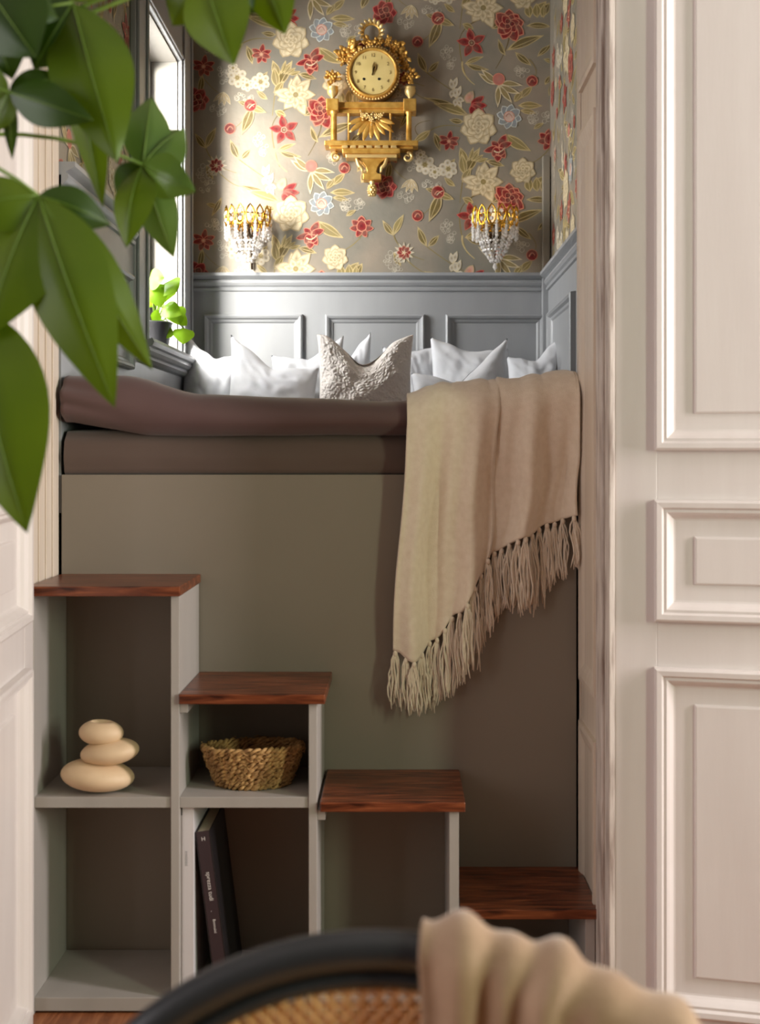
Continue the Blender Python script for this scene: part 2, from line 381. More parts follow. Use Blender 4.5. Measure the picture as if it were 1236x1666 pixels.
def disc(x, y, r, cin, cmid, ce, n=12): shape((x, y), [(x+r*math.cos(2*PI*i/n), y+r*math.sin(2*PI*i/n)) for i in range(n)], cin, cmid, ce)
def line(pts, w, c):
    vs = []; cs = []; fs = []
    P_ = [Vector(p) for p in pts]
    for i, p in enumerate(P_):
        t = (P_[min(i+1, len(P_)-1)]-P_[max(i-1, 0)]).normalized(); nn = Vector((-t.y, t.x))
        ww = w*(1-0.6*i/len(P_)); vs += [tuple(p+nn*ww/2), tuple(p-nn*ww/2)]; cs += [c, c]
    for i in range(len(P_)-1): fs.append((2*i, 2*i+1, 2*i+3, 2*i+2))
    LAY[0] += 1; SHAPES.append((vs, cs, fs, LAY[0]))
def curve(a, b_, c_, w, c, n=10):
    line([((1-t)**2*a[0]+2*t*(1-t)*b_[0]+t*t*c_[0], (1-t)**2*a[1]+2*t*(1-t)*b_[1]+t*t*c_[1]) for t in [i/n for i in range(n+1)]], w, c)
def leaf2(x0, y0, x1, y1, w, c=OLV, e=GOLDL, bend=0.12):
    L = math.hypot(x1-x0, y1-y0); a = math.degrees(math.atan2(y1-y0, x1-x0))
    petal(x0, y0, a-bend*50, L, w, c, c, e, 1.0, bend, 8, 0.8); line([(x0, y0), ((x0+x1)/2+bend*4, (y0+y1)/2), (x1, y1)], 1.3, e)
def ball(x, y, r): disc(x, y, r, DRED, RED, PINK); curve((x-r*.5, y+r*.3), (x, y-r*.9), (x+r*.5, y+r*.1), 2.2, PINK)
def star(x, y, r):
    for k in range(5): petal(x, y, -100+72*k, r, r*.52, DRED, RED, lin(206, 96, 84), 1.0)
    disc(x, y, r*.2, lin(160, 160, 120), lin(120, 60, 50), CREAM)
def carnation(x, y, r):
    for k in range(9): petal(x, y, -90+40*k+8*math.sin(k*3), r*(0.95+.12*math.sin(k*5)), r*.72, DRED, RED, PINK, .5)
    for k in range(6): petal(x, y-2, 60*k-70, r*.62, r*.5, DRED, RED, PINK, .5)
    for k in range(3): petal(x, y-2, 120*k, r*.34, r*.34, RED, DRED, PINK, .5)
def rose(x, y, r, c=CREAM, e=CREAM2, s=SAND):
    for k in range(7): petal(x, y, 51.4*k+10, r, r*.86, s, c, e, .5, 0.05)
    for k in range(6): petal(x, y, 60*k+33, r*.68, r*.62, s, c, e, .5)
    for k in range(4): petal(x, y, 90*k+5, r*.4, r*.42, s, c, e, .5)
def peony(x, y, r):
    for k in range(9): petal(x, y, 40*k+15*math.sin(k*2.3), r*(1+.15*math.sin(k*4)), r*.55, SAND, CREAM, CREAM2, 1.0)
    for k in range(7): petal(x, y+2, 51*k-60, r*.66, r*.42, SAND, CREAM, CREAM2, 1.0)
    disc(x, y, r*.16, SAND, OLV2, CREAM)
def blue(x, y, r):
    for k in range(8): petal(x, y, 45*k+12, r, r*.72, BLUE, BLUE, BLUE2, .5)
    disc(x, y, r*.44, lin(206, 176, 160), lin(214, 186, 170), PINK); curve((x-r*.25, y), (x, y-r*.5), (x+r*.25, y+r*.1), 2, lin(186, 120, 108))
def iris(x, y, r):
    for a, L, w in ((-60, .95, .5), (-140, .6, .4), (165, 1.0, .42), (-20, .9, .45), (95, .95, .62), (60, .8, .5), (125, .7, .5)): petal(x, y, a, r*L, r*w, DRED, RED, PINK, .6)
    curve((x-r*.3, y+r*.2), (x, y+r*.5), (x+r*.4, y), 2.5, CREAM); curve((x-r*.2, y+r*.4), (x+r*.1, y+r*.7), (x+r*.4, y+r*.3), 2.2, PINK)
def smallred(x, y, r):
    for a in (-80, -150, -20, 60, 110, 170, 20): petal(x, y, a, r*(1 if a < 0 else .9), r*.5, DRED, RED, PINK, .6)
    disc(x, y, r*.22, CREAM, PINK, DRED)
def starry(x, y, r):
    for k in range(12): petal(x, y, 30*k, r*1.1, r*.3, CREAM2, PALE, CREAM, 1.0)
    for k in range(8): petal(x, y, 45*k, r*.75, r*.5, DRED, RED, PINK, .6)
    for k in range(5): petal(x, y, 72*k, r*.3, r*.12, OLV2, CREAM, CREAM, 1.0)
def tulip(x, y, r):
    for a, L, w in ((-90, 1, .75), (-40, 1.0, .6), (-140, 1.0, .6), (180, .95, .5), (0, .95, .5), (60, .8, .5), (120, .8, .5)): petal(x, y+r*.1, a, r*L, r*w, DRED, RED, PINK, .6)
    petal(x, y+r*.4, -90, r*1.0, r*.8, DRED, RED, PINK, .6)
def peonyred(x, y, r):
    for k in range(7): petal(x, y, 51*k, r, r*.85, DRED, RED, lin(206, 104, 96), .5)
    for k in range(4): petal(x, y, 90*k+30, r*.55, r*.55, RED, DRED, PINK, .5)
def darktulip(x, y, r):
    petal(x-r*.9, y, -60, r*1.2, r*.8, PINK, lin(206, 160, 140), CREAM2, .6)
    for a in (-35, 0, 30, 70): petal(x-r*.5, y+r*.2, a, r*1.4, r*.62, DRED, RED, lin(190, 90, 80), .6)
def lily(x, y, r):
    for a, b_ in ((195, .25), (215, .1), (95, -.05), (35, -.2), (-10, .25), (60, -.1)): petal(x, y+3, a, r, r*.26, SAND, OLV2, CREAM, 1.0, b_, 8, .7)
    disc(x, y-5, r*.27, lin(196, 130, 116), lin(190, 116, 104), PINK)
def cluster(x, y, r):
    for k in range(6): disc(x+r*.7*math.cos(k*1.05+.4), y+r*.7*math.sin(k*1.05+.4), r*.42, SAND, PALE, CREAM, 9)
    disc(x, y, r*.3, SAND, OLV2, CREAM, 8)
def lace(x, y, rx, ry, nn, seed):
    rr = random.Random(seed)
    for k in range(nn):
        a = rr.uniform(0, 2*PI); q = math.sqrt(rr.random()); px_, py_ = x+rx*q*math.cos(a), y+ry*q*math.sin(a); s = rr.uniform(2, 4.2)
        line([(px_+s*math.cos(t*.9), py_+s*math.sin(t*.9)) for t in range(8)], 1.1, PALE)
def bud(x, y, r):
    leaf2(x+4, y, x-14, y+48, 17, OLV, GOLDL, .1); leaf2(x-2, y, x+26, y+12, 12, OLV2, GOLDL, -.1); leaf2(x, y, x-20, y-6, 8, OLV, GOLDL, 0)
    disc(x, y, r, DRED, RED, PINK); curve((x-5, y+4), (x, y-7), (x+6, y+3), 2.2, PINK); curve((x-2, y+5), (x+4, y-2), (x+8, y-2), 1.6, CREAM)
def bell(x, y):
    for a in (60, 85, 110, 135): petal(x, y-6, a, 24, 7, PALE, CREAM2, CREAM, 1.0, .05)
def whitebud(x, y):
    for a, L in ((-70, 22), (-100, 18), (60, 18), (100, 14), (20, 14)): petal(x, y, a, L, 9, SAND, PALE, CREAM, 1.0)
def draw_tile():
    # stems first
    curve((786, 30), (752, 40), (747, 66), 2.2, OLV); curve((747, 66), (748, 100), (760, 130), 2.2, OLV2); curve((752, 100), (748, 120), (772, 138), 3, GOLDL)
    curve((828, 60), (826, 80), (806, 112), 2.2, OLV); curve((712, 40), (690, 70), (679, 68), 1.4, OLV2); curve((690, 115), (735, 150), (760, 160), 1.6, OLV2)
    curve((865, 140), (860, 155), (838, 166), 1.8, OLV2); curve((757, 262), (752, 290), (748, 330), 2.4, OLV2); curve((630, 260), (650, 290), (669, 296), 1.4, OLV2)
    curve((680, 220), (664, 200), (700, 196), 1.6, OLV); curve((894, 240), (880, 262), (852, 270), 1.8, OLV2); curve((657, 135), (690, 170), (708, 160), 1.8, OLV2)
    # leaves
    leaf2(824, 82, 884, 57, 15); leaf2(838, 85, 864, 107, 11, OLV, GOLDL, -.1); leaf2(822, 90, 810, 64, 9, OLV, GOLDL, .25); leaf2(874, 92, 898, 72, 9); leaf2(884, 96, 902, 103, 7, OLV2)
    leaf2(886, 138, 898, 122, 8); leaf2(893, 156, 906, 130, 12); leaf2(694, 118, 679, 86, 12); leaf2(696, 118, 714, 100, 10, OLV, GOLDL, -.1)
    leaf2(752, 182, 690, 158, 10, OLV, GOLDL, -.15); leaf2(762, 188, 706, 168, 16, OLV2, GOLDL, -.15); leaf2(754, 198, 730, 195, 9); leaf2(760, 270, 748, 240, 14, OLV2); leaf2(757, 285, 780, 240, 16, OLV); leaf2(757, 285, 750, 250, 14, OLV2)
    for k in range(4): leaf2(762+4*k, 262, 770+8*k, 240+6*k, 7, OLV2, GOLDL, -.15)
    leaf2(822, 218, 862, 246, 18, OLV2, GOLDL, -.25); leaf2(842, 172, 882, 172, 12, OLV2); leaf2(846, 160, 866, 140, 12, OLV2); leaf2(836, 166, 850, 148, 10, OLV2); leaf2(846, 180, 872, 184, 9, OLV2)
    leaf2(756, 104, 786, 92, 8, OLV2); leaf2(758, 104, 794, 114, 9, OLV, GOLDL, -.25); leaf2(856, 42, 897, 43, 10); leaf2(870, 26, 888, 2, 16, OLV2); leaf2(880, 28, 894, 4, 14, OLV)
    leaf2(862, 312, 858, 288, 14, OLV2); leaf2(874, 312, 872, 288, 14, OLV2); leaf2(884, 312, 884, 290, 10, OLV2); leaf2(634, 262, 628, 300, 10); leaf2(640, 190, 664, 198, 8, OLV2); leaf2(652, 150, 640, 128, 9)
    leaf2(725, 280, 740, 258, 9); leaf2(770, 330, 752, 322, 12, OLV2); leaf2(800, 330, 820, 316, 12)
    lace(729, 93, 11, 18, 22, 1); lace(876, 190, 20, 10, 24, 2); lace(660, 35, 12, 10, 10, 3); lace(640, 150, 16, 24, 26, 4); lace(668, 262, 10, 14, 12, 5)
    leaf2(640, 100, 656, 66, 12, OLV2); leaf2(640, 100, 622, 76, 10, OLV); leaf2(700, 212, 672, 232, 12, OLV2); leaf2(706, 216, 716, 246, 11, OLV); leaf2(665, 180, 650, 210, 9, OLV)
    leaf2(790, 262, 820, 270, 10, OLV); leaf2(740, 20, 722, 6, 9, OLV2); leaf2(752, 14, 766, -10, 12, OLV2); leaf2(800, 10, 812, 26, 9, OLV); leaf2(868, 210, 884, 200, 8, OLV2); leaf2(838, 305, 826, 318, 10, OLV)
    curve((640, 100), (650, 130), (690, 140), 1.8, OLV2); curve((700, 212), (720, 200), (748, 206), 2.0, OLV2); curve((860, 96), (880, 118), (866, 128), 1.6, OLV2); lace(655, 225, 14, 12, 16, 9); lace(846, 116, 12, 9, 14, 10); lace(700, 300, 14, 9, 14, 11)
    cluster(691, 268, 15); cluster(707, 280, 10); cluster(684, 252, 8); cluster(729, 275, 14)
    bell(669, 14); whitebud(736, 146); whitebud(742, 160)
    lily(811, 134, 38); darktulip(775, 168, 19); blue(828, 190, 21)
    rose(778, 207, 31); iris(811, 240, 26); smallred(730, 230, 18); smallred(636, 250, 20)
    peony(786, 296, 33); rose(850, 278, 22, CREAM, CREAM2, OLV2); carnation(828, 41, 28); star(767, 70, 25)
    bud(712, 30, 11); ball(679, 68, 9.5); ball(865, 132, 9.5); tulip(893, 228, 21); peonyred(625, 304, 21); starry(657, 128, 16)
draw_tile()
def wallpaper(name, parent, xf, ulo, uhi, zlo, zhi, eps):
    # ulo..uhi in pattern pixels (x), zlo..zhi metres
    mb = MB(); y_top = PY0-(zhi-EYE)*WS; y_bot = PY0-(zlo-EYE)*WS
    i0 = int(math.floor((ulo-950)/TW)); i1 = int(math.ceil((uhi-600)/TW))
    for i in range(i0, i1+1):
        for j in range(-4, 4):
            ox = i*TW; oy = j*TH-(i % 2)*TH/2+(TH if False else 0)
            for vs, cs, fs, ly in SHAPES:
                xs = [p[0]+ox for p in vs]; ys = [p[1]+oy for p in vs]
                if max(xs) < ulo or min(xs) > uhi or max(ys) < y_top or min(ys) > y_bot: continue
                off = 0.0004+ly*eps
                vv = [xf(min(max(x, ulo), uhi), off, EYE+(PY0-min(max(y, y_top), y_bot))/WS) for x, y in zip(xs, ys)]
                mb.add(vv, fs, [tuple(c) for c in cs])
    o = mb.build(name, 'ink_print', parent); o['label'] = 'printed red, cream and olive flowers on silvery wallpaper'
    return o
wallpaper('wallpaper_print', wb, lambda x, p, z: ((x-PX0)/WS, YB-p, z), PX0+XL*WS+1, PX0+XR*WS-1, 1.93, HC-0.02, 4.5e-6)
pl_u = lambda Y: PX0+XL*WS-(YB-Y)*WS
wallpaper('wallpaper_print', wl, lambda x, p, z: (XL+p, YB+(x-(PX0+XL*WS))/WS, z), pl_u(Y1)+2, pl_u(3.75), 1.93, HC-0.02, 4.5e-6)
wallpaper('wallpaper_print', wr, lambda x, p, z: (XR-p, YB-(x-(PX0+XR*WS))/WS, z), PX0+XR*WS+4, PX0+XR*WS+(YB-Y1)*WS-4, 1.93, HC-0.02, 4.5e-6)

# --- grey wainscot on the three walls
FB = lambda u, p, z: (u, YB-p, z)
FL = lambda u, p, z: (XL+p, u, z)
FR = lambda u, p, z: (XR-p, u, z)
RAILP = [(0.012, 1.890), (0.020, 1.893), (0.022, 1.902), (0.016, 1.908), (0.024, 1.914), (0.030, 1.924), (0.028, 1.933), (0.022, 1.937), (0.036, 1.944), (0.046, 1.950), (0.046, 1.962), (0.0, 1.962), (0.0, 1.890)]
PANP = [(0, 0.012), (0.002, 0.030), (0.008, 0.034), (0.016, 0.030), (0.022, 0.020), (0.030, 0.018), (0.036, 0.012)]
BEDZ = 1.10
MB(FB).box(XL+0.012, XR-0.012, 0.0005, 0.012, BEDZ, 1.93).build('wainscot_board', 'grey', wb)
MB(FB).sweep(RAILP, XL, XR-0.03).build('chair_rail', 'grey', wb)
for (a, c) in ((332, 493), (529, 691), (724, 886)):
    MB(FB).frame((a-PX0)/WS, (c-PX0)/WS, 1.30, EYE+(PY0-512)/WS, PANP).build('panel_moulding', 'grey', wb)
MB(FL).box(Y1+0.002, WY0-0.18, 0.0005, 0.012, BEDZ, 1.93).build('wainscot_board', 'grey', wl)
MB(FL).box(WY0-0.18, YB-0.013, 0.0005, 0.012, BEDZ, 1.60).build('wainscot_board', 'grey', wl)
MB(FL).sweep(RAILP, Y1+0.002, WY0-0.19).build('chair_rail', 'grey', wl)
MB(FL).frame(3.05, 3.70, 1.50, 1.79, PANP).build('panel_moulding', 'grey', wl)
MB(FR).box(Y1+0.002, YB-0.013, 0.0005, 0.012, BEDZ, 1.93).build('wainscot_board', 'grey', wr)
MB(FR).sweep(RAILP, Y1+0.002, YB-0.03).build('chair_rail', 'grey', wr)
MB(FR).frame(4.05, 4.70, 1.30, 1.79, PANP).build('panel_moulding', 'grey', wr)
MB(FR).frame(3.10, 3.90, 1.30, 1.79, PANP).build('panel_moulding', 'grey', wr)
# corner pole in the back right corner
m = MB(); m.box(XR-0.036, XR-0.004, YB-0.036, YB-0.004, BEDZ, 1.95)
struct(m.build('trim_1', 'grey', bevel=0.004), 'grey corner batten beside the right panelling')
m = MB(); m.box(XR-0.034, XR-0.004, YB-0.034, YB-0.004, 1.962, 2.43)
struct(m.build('trim_2', 'paper', bevel=0.004), 'pale papered corner batten above the grey rail')

# --- alcove window
wn = struct(MB(FL).frame(WY0, WY1, WZ0, WZ1, [(0, -0.155), (0, -0.10), (0.045, -0.10), (0.045, -0.155)]).build('window_1', 'grey'), 'alcove window with grey frame in the left wall')
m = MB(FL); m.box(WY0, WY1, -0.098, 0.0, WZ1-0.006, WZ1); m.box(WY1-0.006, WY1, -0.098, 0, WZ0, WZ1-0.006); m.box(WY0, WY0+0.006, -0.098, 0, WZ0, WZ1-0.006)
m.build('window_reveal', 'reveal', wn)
MB(FL).box(WY0+0.045, WY1-0.045, -0.135, -0.131, WZ0+0.045, WZ1-0.045).build('window_pane', 'glass', wn)
def casing(u0, u1, z0, z1, vertical=True):
    m = MB(FL); m.box(u0, u1, 0.0005, 0.018, z0, z1)
    if vertical: m.box(u0+0.012, u0+0.030, 0.018, 0.028, z0, z1); m.box(u1-0.022, u1-0.006, 0.018, 0.026, z0, z1)
    else: m.box(u0, u1, 0.018, 0.028, z1-0.030, z1-0.012); m.box(u0, u1, 0.018, 0.026, z0+0.006, z0+0.020)
    return m.build('window_casing', 'grey', wn, bevel=0.003)
casing(WY0-0.18, WY0, 1.60, WZ1+0.16); casing(WY1, YB-0.055, 1.60, WZ1+0.16); casing(WY0, WY1, WZ1, WZ1+0.16, False)
SILLP = [(-0.10, 1.60), (-0.10, 1.612), (0.058, 1.612), (0.064, 1.600), (0.058, 1.588), (0.048, 1.584), (0.052, 1.572), (0.044, 1.562), (0.034, 1.558), (0.038, 1.548), (0.028, 1.538), (0.012, 1.534), (0.012, 1.60)]
MB(FL).sweep([(max(p, 0.002) if z < 1.60 else p, z) for p, z in SILLP if p > 0], 3.83, 4.70).build('window_sill', 'grey', wn)
MB(FL).box(WY0+0.001, WY1-0.001, -0.10, 0.003, 1.601, 1.612).build('window_ledge', 'white_win', wn)

# ------------------------------------------------------------------ door jamb linings
m = MB(lambda u, p, z: (JL+p, u, z))
m.box(Y0+0.002, Y1-0.002, 0.0004, 0.006, 0, HD-0.01)
for k in range(6): m.box(Y0+0.02+k*0.055, Y0+0.045+k*0.055, 0.006, 0.010, 0, HD-0.01)
struct(m.build('trim_3', 'cream', bevel=0.002), 'cream grooved jamb lining left of the bed alcove')
jr = struct(MB(lambda u, p, z: (JR-p, u, z)).box(Y0+0.002, Y1-0.002, 0.0004, 0.003, 0, HD-0.01).build('trim_4', 'cream'), 'cream panelled jamb lining right of the bed alcove')
J4 = lambda u, p, z: (JR-p, u, z)
for (z0, z1) in ((0.03, 0.60), (0.70, 2.02), (2.12, 2.38)):
    MB(J4).frame(2.70, 2.93, z0, z1, [(0, 0.003), (0, 0.012), (0.012, 0.013), (0.030, 0.009), (0.045, 0.003)]).build('panel_moulding', 'cream', jr)
MB(J4).box(Y0+0.004, 2.68, 0.003, 0.010, 0, HD-0.01).build('worn_edge_strip', 'worn', jr, bevel=0.002)
MB(J4).box(2.942, 2.957, 0.003, 0.006, 0, HD-0.01).build('edge_strip', 'cream', jr, bevel=0.002)
MB().box(JR-0.004, JR+0.0085, 2.545, 2.598, 0, HD-0.01).build('door_stop', 'worn', jr, bevel=0.002)
m = MB().box(JR-0.003, JR+0.10, 2.962, 3.02, BEDZ+0.3, HD)
struct(m.build('trim_5', 'cream', bevel=0.004), 'narrow cream batten behind the right jamb')
# casing around opening on the room side
m = MB(); m.box(JL-0.16, JL-0.012, Y0-0.022, Y0-0.001, 0, HD+0.14); m.box(JR+0.012, JR+0.16, Y0-0.012, Y0-0.001, 0, HD+0.14); m.box(JL-0.012, JR+0.012, Y0-0.022, Y0-0.001, HD, HD+0.14)
struct(m.build('trim_6', 'cream', bevel=0.003), 'cream casing around the double door opening')
for nm, x0, x1 in (('baseboard_left', -RX, JL-0.17), ('baseboard_right', JR+0.17, RX)):
    struct(MB().box(x0, x1, Y0-0.018, Y0-0.001, 0, 0.16).build(nm, 'white', bevel=0.003), 'white baseboard of the room')

# ------------------------------------------------------------------ double doors
def door(name, org, u, label, width=0.62):
    u = Vector((u[0], u[1], 0)).normalized(); n = Vector((u.y, -u.x, 0))
    if n.y > 0 and abs(n.y) > abs(n.x): n = -n
    if abs(n.x) > abs(n.y) and n.x < 0: n = -n
    o3 = Vector((org[0], org[1], 0))
    def xf(a, p, z): return o3+u*a+n*p+Vector((0, 0, z))
    PAN = ((0.075, 0.800), (0.895, 1.150), (1.252, 2.30)); a0, a1 = 0.081, width-0.081
    m = MB(xf)
    T0, T1 = -0.040, 0.0
    m.box(0, a0+0.006, T0, T1, 0.008, 2.395); m.box(a1-0.006, width, T0, T1, 0.008, 2.395)
    for (z0, z1) in ((0.008, 0.081), (0.794, 0.901), (1.144, 1.258), (2.294, 2.395)): m.box(a0+0.006, a1-0.006, T0, T1-0.0006, z0, z1)
    d = struct(m.build(name, 'white', bevel=0.0015), label)
    for (z0, z1) in PAN:
        MB(xf).frame(a0, a1, z0, z1, [(0, 0.0), (0.001, 0.014), (0.006, 0.018), (0.016, 0.017), (0.020, 0.010), (0.026, 0.011), (0.032, 0.004), (0.036, -0.003), (0.040, -0.008), (0.048, -0.010)], ).build('panel_moulding', 'white', d, bevel=0)
        MB(xf).box(a0+0.004, a1-0.004, -0.024, -0.009, z0+0.004, z1-0.004).build('panel_ground', 'white', d)
        MB(xf).frame(a0+0.083, a1-0.083, z0+0.078, z1-0.078, [(-0.001, -0.009), (0.0015, -0.004), (0.004, -0.003)], True).build('raised_panel', 'white', d)
    return d
door('door_1', ((1000-PX0)*2.55/F, 2.55), (math.cos(math.radians(13)), -math.sin(math.radians(13))), 'white panelled door leaf folded back on the right')
door('door_2', (-0.787, 2.595), (0.10, -1.0), 'white panelled door leaf swung open at the left edge')

# ------------------------------------------------------------------ bed
bed = thing('loft_bed', ((JL+JR)/2, 3.9, 0), 'built-in raised bed with taupe front panel behind the stairs', 'bed')
MB().box(P(100, 0, YP).x, P(937.5, 0, YP).x, YP, YP+0.018, 0.0, 1.194).build('front_panel', 'bedpanel', bed, bevel=0.001)
MB().box(XL+0.02, XR-0.02, YP+0.03, YB-0.02, 1.02, 1.10).build('bed_base', 'dark', bed)
for x in (XL+0.04, XR-0.10):
    for y in (3.0, YB-0.12): MB().box(x, x+0.06, y, y+0.06, 0, 1.02).build('bed_post', 'dark', bed)
mt = MB()
def mattress(u, v):
    # v goes round the section: front bottom -> front top -> back top -> back bottom
    x = XL+0.022+(XR-XL-0.044)*u
    secs = [(YP+0.03, 1.105), (YP+0.026, 1.190), (YP+0.004, 1.199), (YP-0.006, 1.235), (YP+0.002, 1.275), (YP+0.035, 1.305), (3.6, 1.315), (YB-0.06, 1.31), (YB-0.03, 1.11)]
    t = v*(len(secs)-1); i = min(int(t), len(secs)-2); q = t-i
    y = secs[i][0]*(1-q)+secs[i+1][0]*q; z = secs[i][1]*(1-q)+secs[i+1][1]*q
    if 1 < i < 5: y += 0.007*nz(x*3, z*9)+0.003*nz(x*8+z*20, z*6, 4)
    if i == 2: z += 0.008*max(0, nz(x*2.2+5, 1.0))
    if y < 2.968: x = max(JL+0.012, min(JR-0.013, x))
    return (x, y, z)
mt.grid(mattress, 60, 28)
tag(mt.build('mattress', 'sheet', None, smooth=True), 'thick mattress in brown fitted sheet on the raised bed', 'mattress')
# duvet
def lerp_tab(tab, x):
    if x <= tab[0][0]: return tab[0][1]
    for (a, b_), (c, d) in zip(tab, tab[1:]):
        if x <= c:
            t = (x-a)/(c-a); t = t*t*(3-2*t); return b_+(d-b_)*t
    return tab[-1][1]
def zf(py, Y=2.95): return EYE+(PY0-py)*Y/F
DTOP = [(P(95, 0, 2.95).x, zf(613, 2.99)), (P(190, 0, 2.95).x, zf(613, 2.99)), (P(330, 0, 2.95).x, zf(644, 2.99)), (P(460, 0, 2.95).x, zf(648, 2.99)), (P(650, 0, 2.95).x, zf(655, 2.99)), (P(720, 0, 2.95).x, zf(636, 2.99)), (P(800, 0, 2.95).x, zf(630, 2.99)), (P(945, 0, 2.95).x, zf(616, 2.99))]
def duvet(u, v):
    x = XL+0.024+(XR-XL-0.048)*u
    zt = lerp_tab(DTOP, x); zb = 1.292-0.006*nz(x*3, 3)
    if x < -0.62: zb += 0.03*min(1, (-0.62-x)/0.18)
    h = zt-zb
    # v: 0 under lip (back), .. front bulge .. top .. back
    secs = [(3.10, zb+0.018), (3.02, zb+0.008), (2.965, zb+0.001), (2.935, zb+0.012), (2.914, zb+0.35*h), (2.918, zb+0.62*h), (2.945, zb+0.88*h), (2.99, zt), (3.08, zt-0.004), (3.3, zt*0.5+0.5*1.365), (3.6, 1.362), (3.9, 1.352), (4.06, 1.345), (4.10, 1.325)]
    t = v*(len(secs)-1); i = min(int(t), len(secs)-2); q = t-i
    p0 = secs[max(i-1, 0)]; p1 = secs[i]; p2 = secs[i+1]; p3 = secs[min(i+2, len(secs)-1)]
    def cr(k): return 0.5*(2*p1[k]+(p2[k]-p0[k])*q+(2*p0[k]-5*p1[k]+4*p2[k]-p3[k])*q*q+(3*p1[k]-p0[k]-3*p2[k]+p3[k])*q**3)
    y, z = cr(0), cr(1)
    w = 1 if v > 0.2 else v/0.2
    y += w*(0.012*nz(x*2.6, z*6, y)+0.004*nz(x*9, z*22, 3))*(1 if y < 3.1 else 0.3)
    z += w*0.005*nz(x*6, y*6, 2)
    if x < -0.66: y -= 0.006*math.sin((z-1.3)*150+x*30)*min(1, (-0.66-x)/0.15)
    if y < 2.972: x = max(JL+0.012, min(JR-0.013, x))
    return (x, y, z)
MBd = MB().grid(duvet, 150, 78)
tag(MBd.build('duvet', 'duvet', None, smooth=True, solid=0.006), 'glossy brown duvet rolled over the front edge of the bed', 'duvet')

# ------------------------------------------------------------------ pillows
def pillow(name, px, Y, wpx, htop, chop, rz, lean, matn, label, t=0.16, zb=1.318, earl=0, earr=0, seed=0, group=None, roll=0.0):
    """px centre, wpx width in pixels at depth Y, htop top pixel of the ears"""
    cx = (px-PX0)*Y/F; w = wpx*Y/F; ztop = EYE+(PY0-htop)*Y/F; h = ztop-zb
    def fn(sgn):
        def f(u, v):
            a = 2*u-1; b_ = 2*v-1
            x = w/2*a*(1-0.07*(1-b_*b_)); z = h/2*b_*(1-0.05*(1-a*a))
            z -= chop*math.exp(-(a/0.50)**2)*((b_+1)/2)**1.6
            z += (earl*max(0, -a)+earr*max(0, a))*((b_+1)/2)**2
            e = max(0.0, (1-a**2))*max(0.0, (1-b_**2))
            th = t/2*e**0.42*(1.15-0.25*b_)
            wr = 0.014*nz(a*2.2+seed, b_*2.2, seed*.7)+0.006*nz(a*6+b_*3+seed, b_*5, 2)
            y = sgn*th+wr*e**0.3-0.03*chop/0.08*math.exp(-(a/0.35)**2)*max(0, b_)*sgn*0.6
            z += 0.008*nz(a*3+seed*3, b_*3, 5)
            if matn == 'boucle':
                dd = noise.voronoi(Vector((a*w*0.5*110, b_*h*0.5*110, sgn*3)))[0][0]
                y += sgn*e**0.2*0.0062*(0.7-dd)
            return Vector((x, y, z))
        return f
    m = MB(); R = Matrix.Rotation(rz, 3, 'Z') @ Matrix.Rotation(lean, 3, 'X') @ Matrix.Rotation(roll, 3, 'Y')
    base = Vector((cx, Y, zb+h/2))
    N = 190 if matn == 'boucle' else 40
    m.grid(lambda u, v: base+R @ fn(-1)(u, v), N, N); m.grid(lambda u, v: base+R @ fn(1)(u, v), N, N)
    # drop so that the lowest point touches the bed
    lo = min(p[2] for p in m.v); m.v = [(p[0], p[1], p[2]-(lo-zb)) for p in m.v]
    o = m.build(name, matn, None, smooth=True)
    bm = bmesh.new(); bm.from_mesh(o.data); bmesh.ops.remove_doubles(bm, verts=bm.verts, dist=0.0012); bmesh.ops.recalc_face_normals(bm, faces=bm.faces); bm.to_mesh(o.data); bm.free()
    return tag(o, label, 'pillow', group)
G = 'pillows along the panelled back wall'
pillow('pillow', 345, 4.62, 100, 572, 0.01, -0.10, -0.22, 'linen', 'white pillow in the left corner below the window sill', seed=1, group=G, earl=0.075)
pillow('pillow', 500, 4.59, 118, 576, 0.01, 0.05, -0.16, 'linen', 'white pillow with a raised corner just left of the nubbly cushion', seed=2, group=G, earr=0.08, t=0.12)
pillow('pillow', 566, 4.71, 76, 574, 0.01, 0.05, -0.12, 'linen', 'white pillow peeping out behind the middle of the nubbly cushion', seed=8, group=G, earr=0.09, t=0.10)
pillow('pillow', 668, 4.72, 92, 562, 0.01, 0.0, -0.12, 'linen', 'white pillow half hidden right behind the nubbly cushion', seed=9, group=G, t=0.10)
pillow('pillow', 764, 4.61, 128, 566, 0.0, 0.0, -0.16, 'linen', 'white pillow with a pointed left corner against the right wall panel', seed=3, group=G, earl=0.05, t=0.12)
pillow('pillow', 872, 4.56, 92, 577, 0.01, 0.12, -0.2, 'linen', 'rightmost white pillow with one tall corner beside the side wall', seed=4, group=G, earr=0.088)
pillow('pillow', 443, 4.42, 150, 596, 0.0, -0.12, -0.2, 'linen', 'large white pillow with a tall left corner', seed=5, group=G, earl=0.130, t=0.18)
pillow('pillow', 750, 4.38, 162, 606, 0.03, 0.10, -0.2, 'linen', 'white pillow with a tall right corner behind the throw', seed=6, group=G, earr=0.14)
pillow('pillow', 594, 4.24, 158, 541, 0.105, 0.03, -0.14, 'boucle', 'nubbly cream boucle cushion in the middle of the pillows', seed=7, t=0.16, group=G)

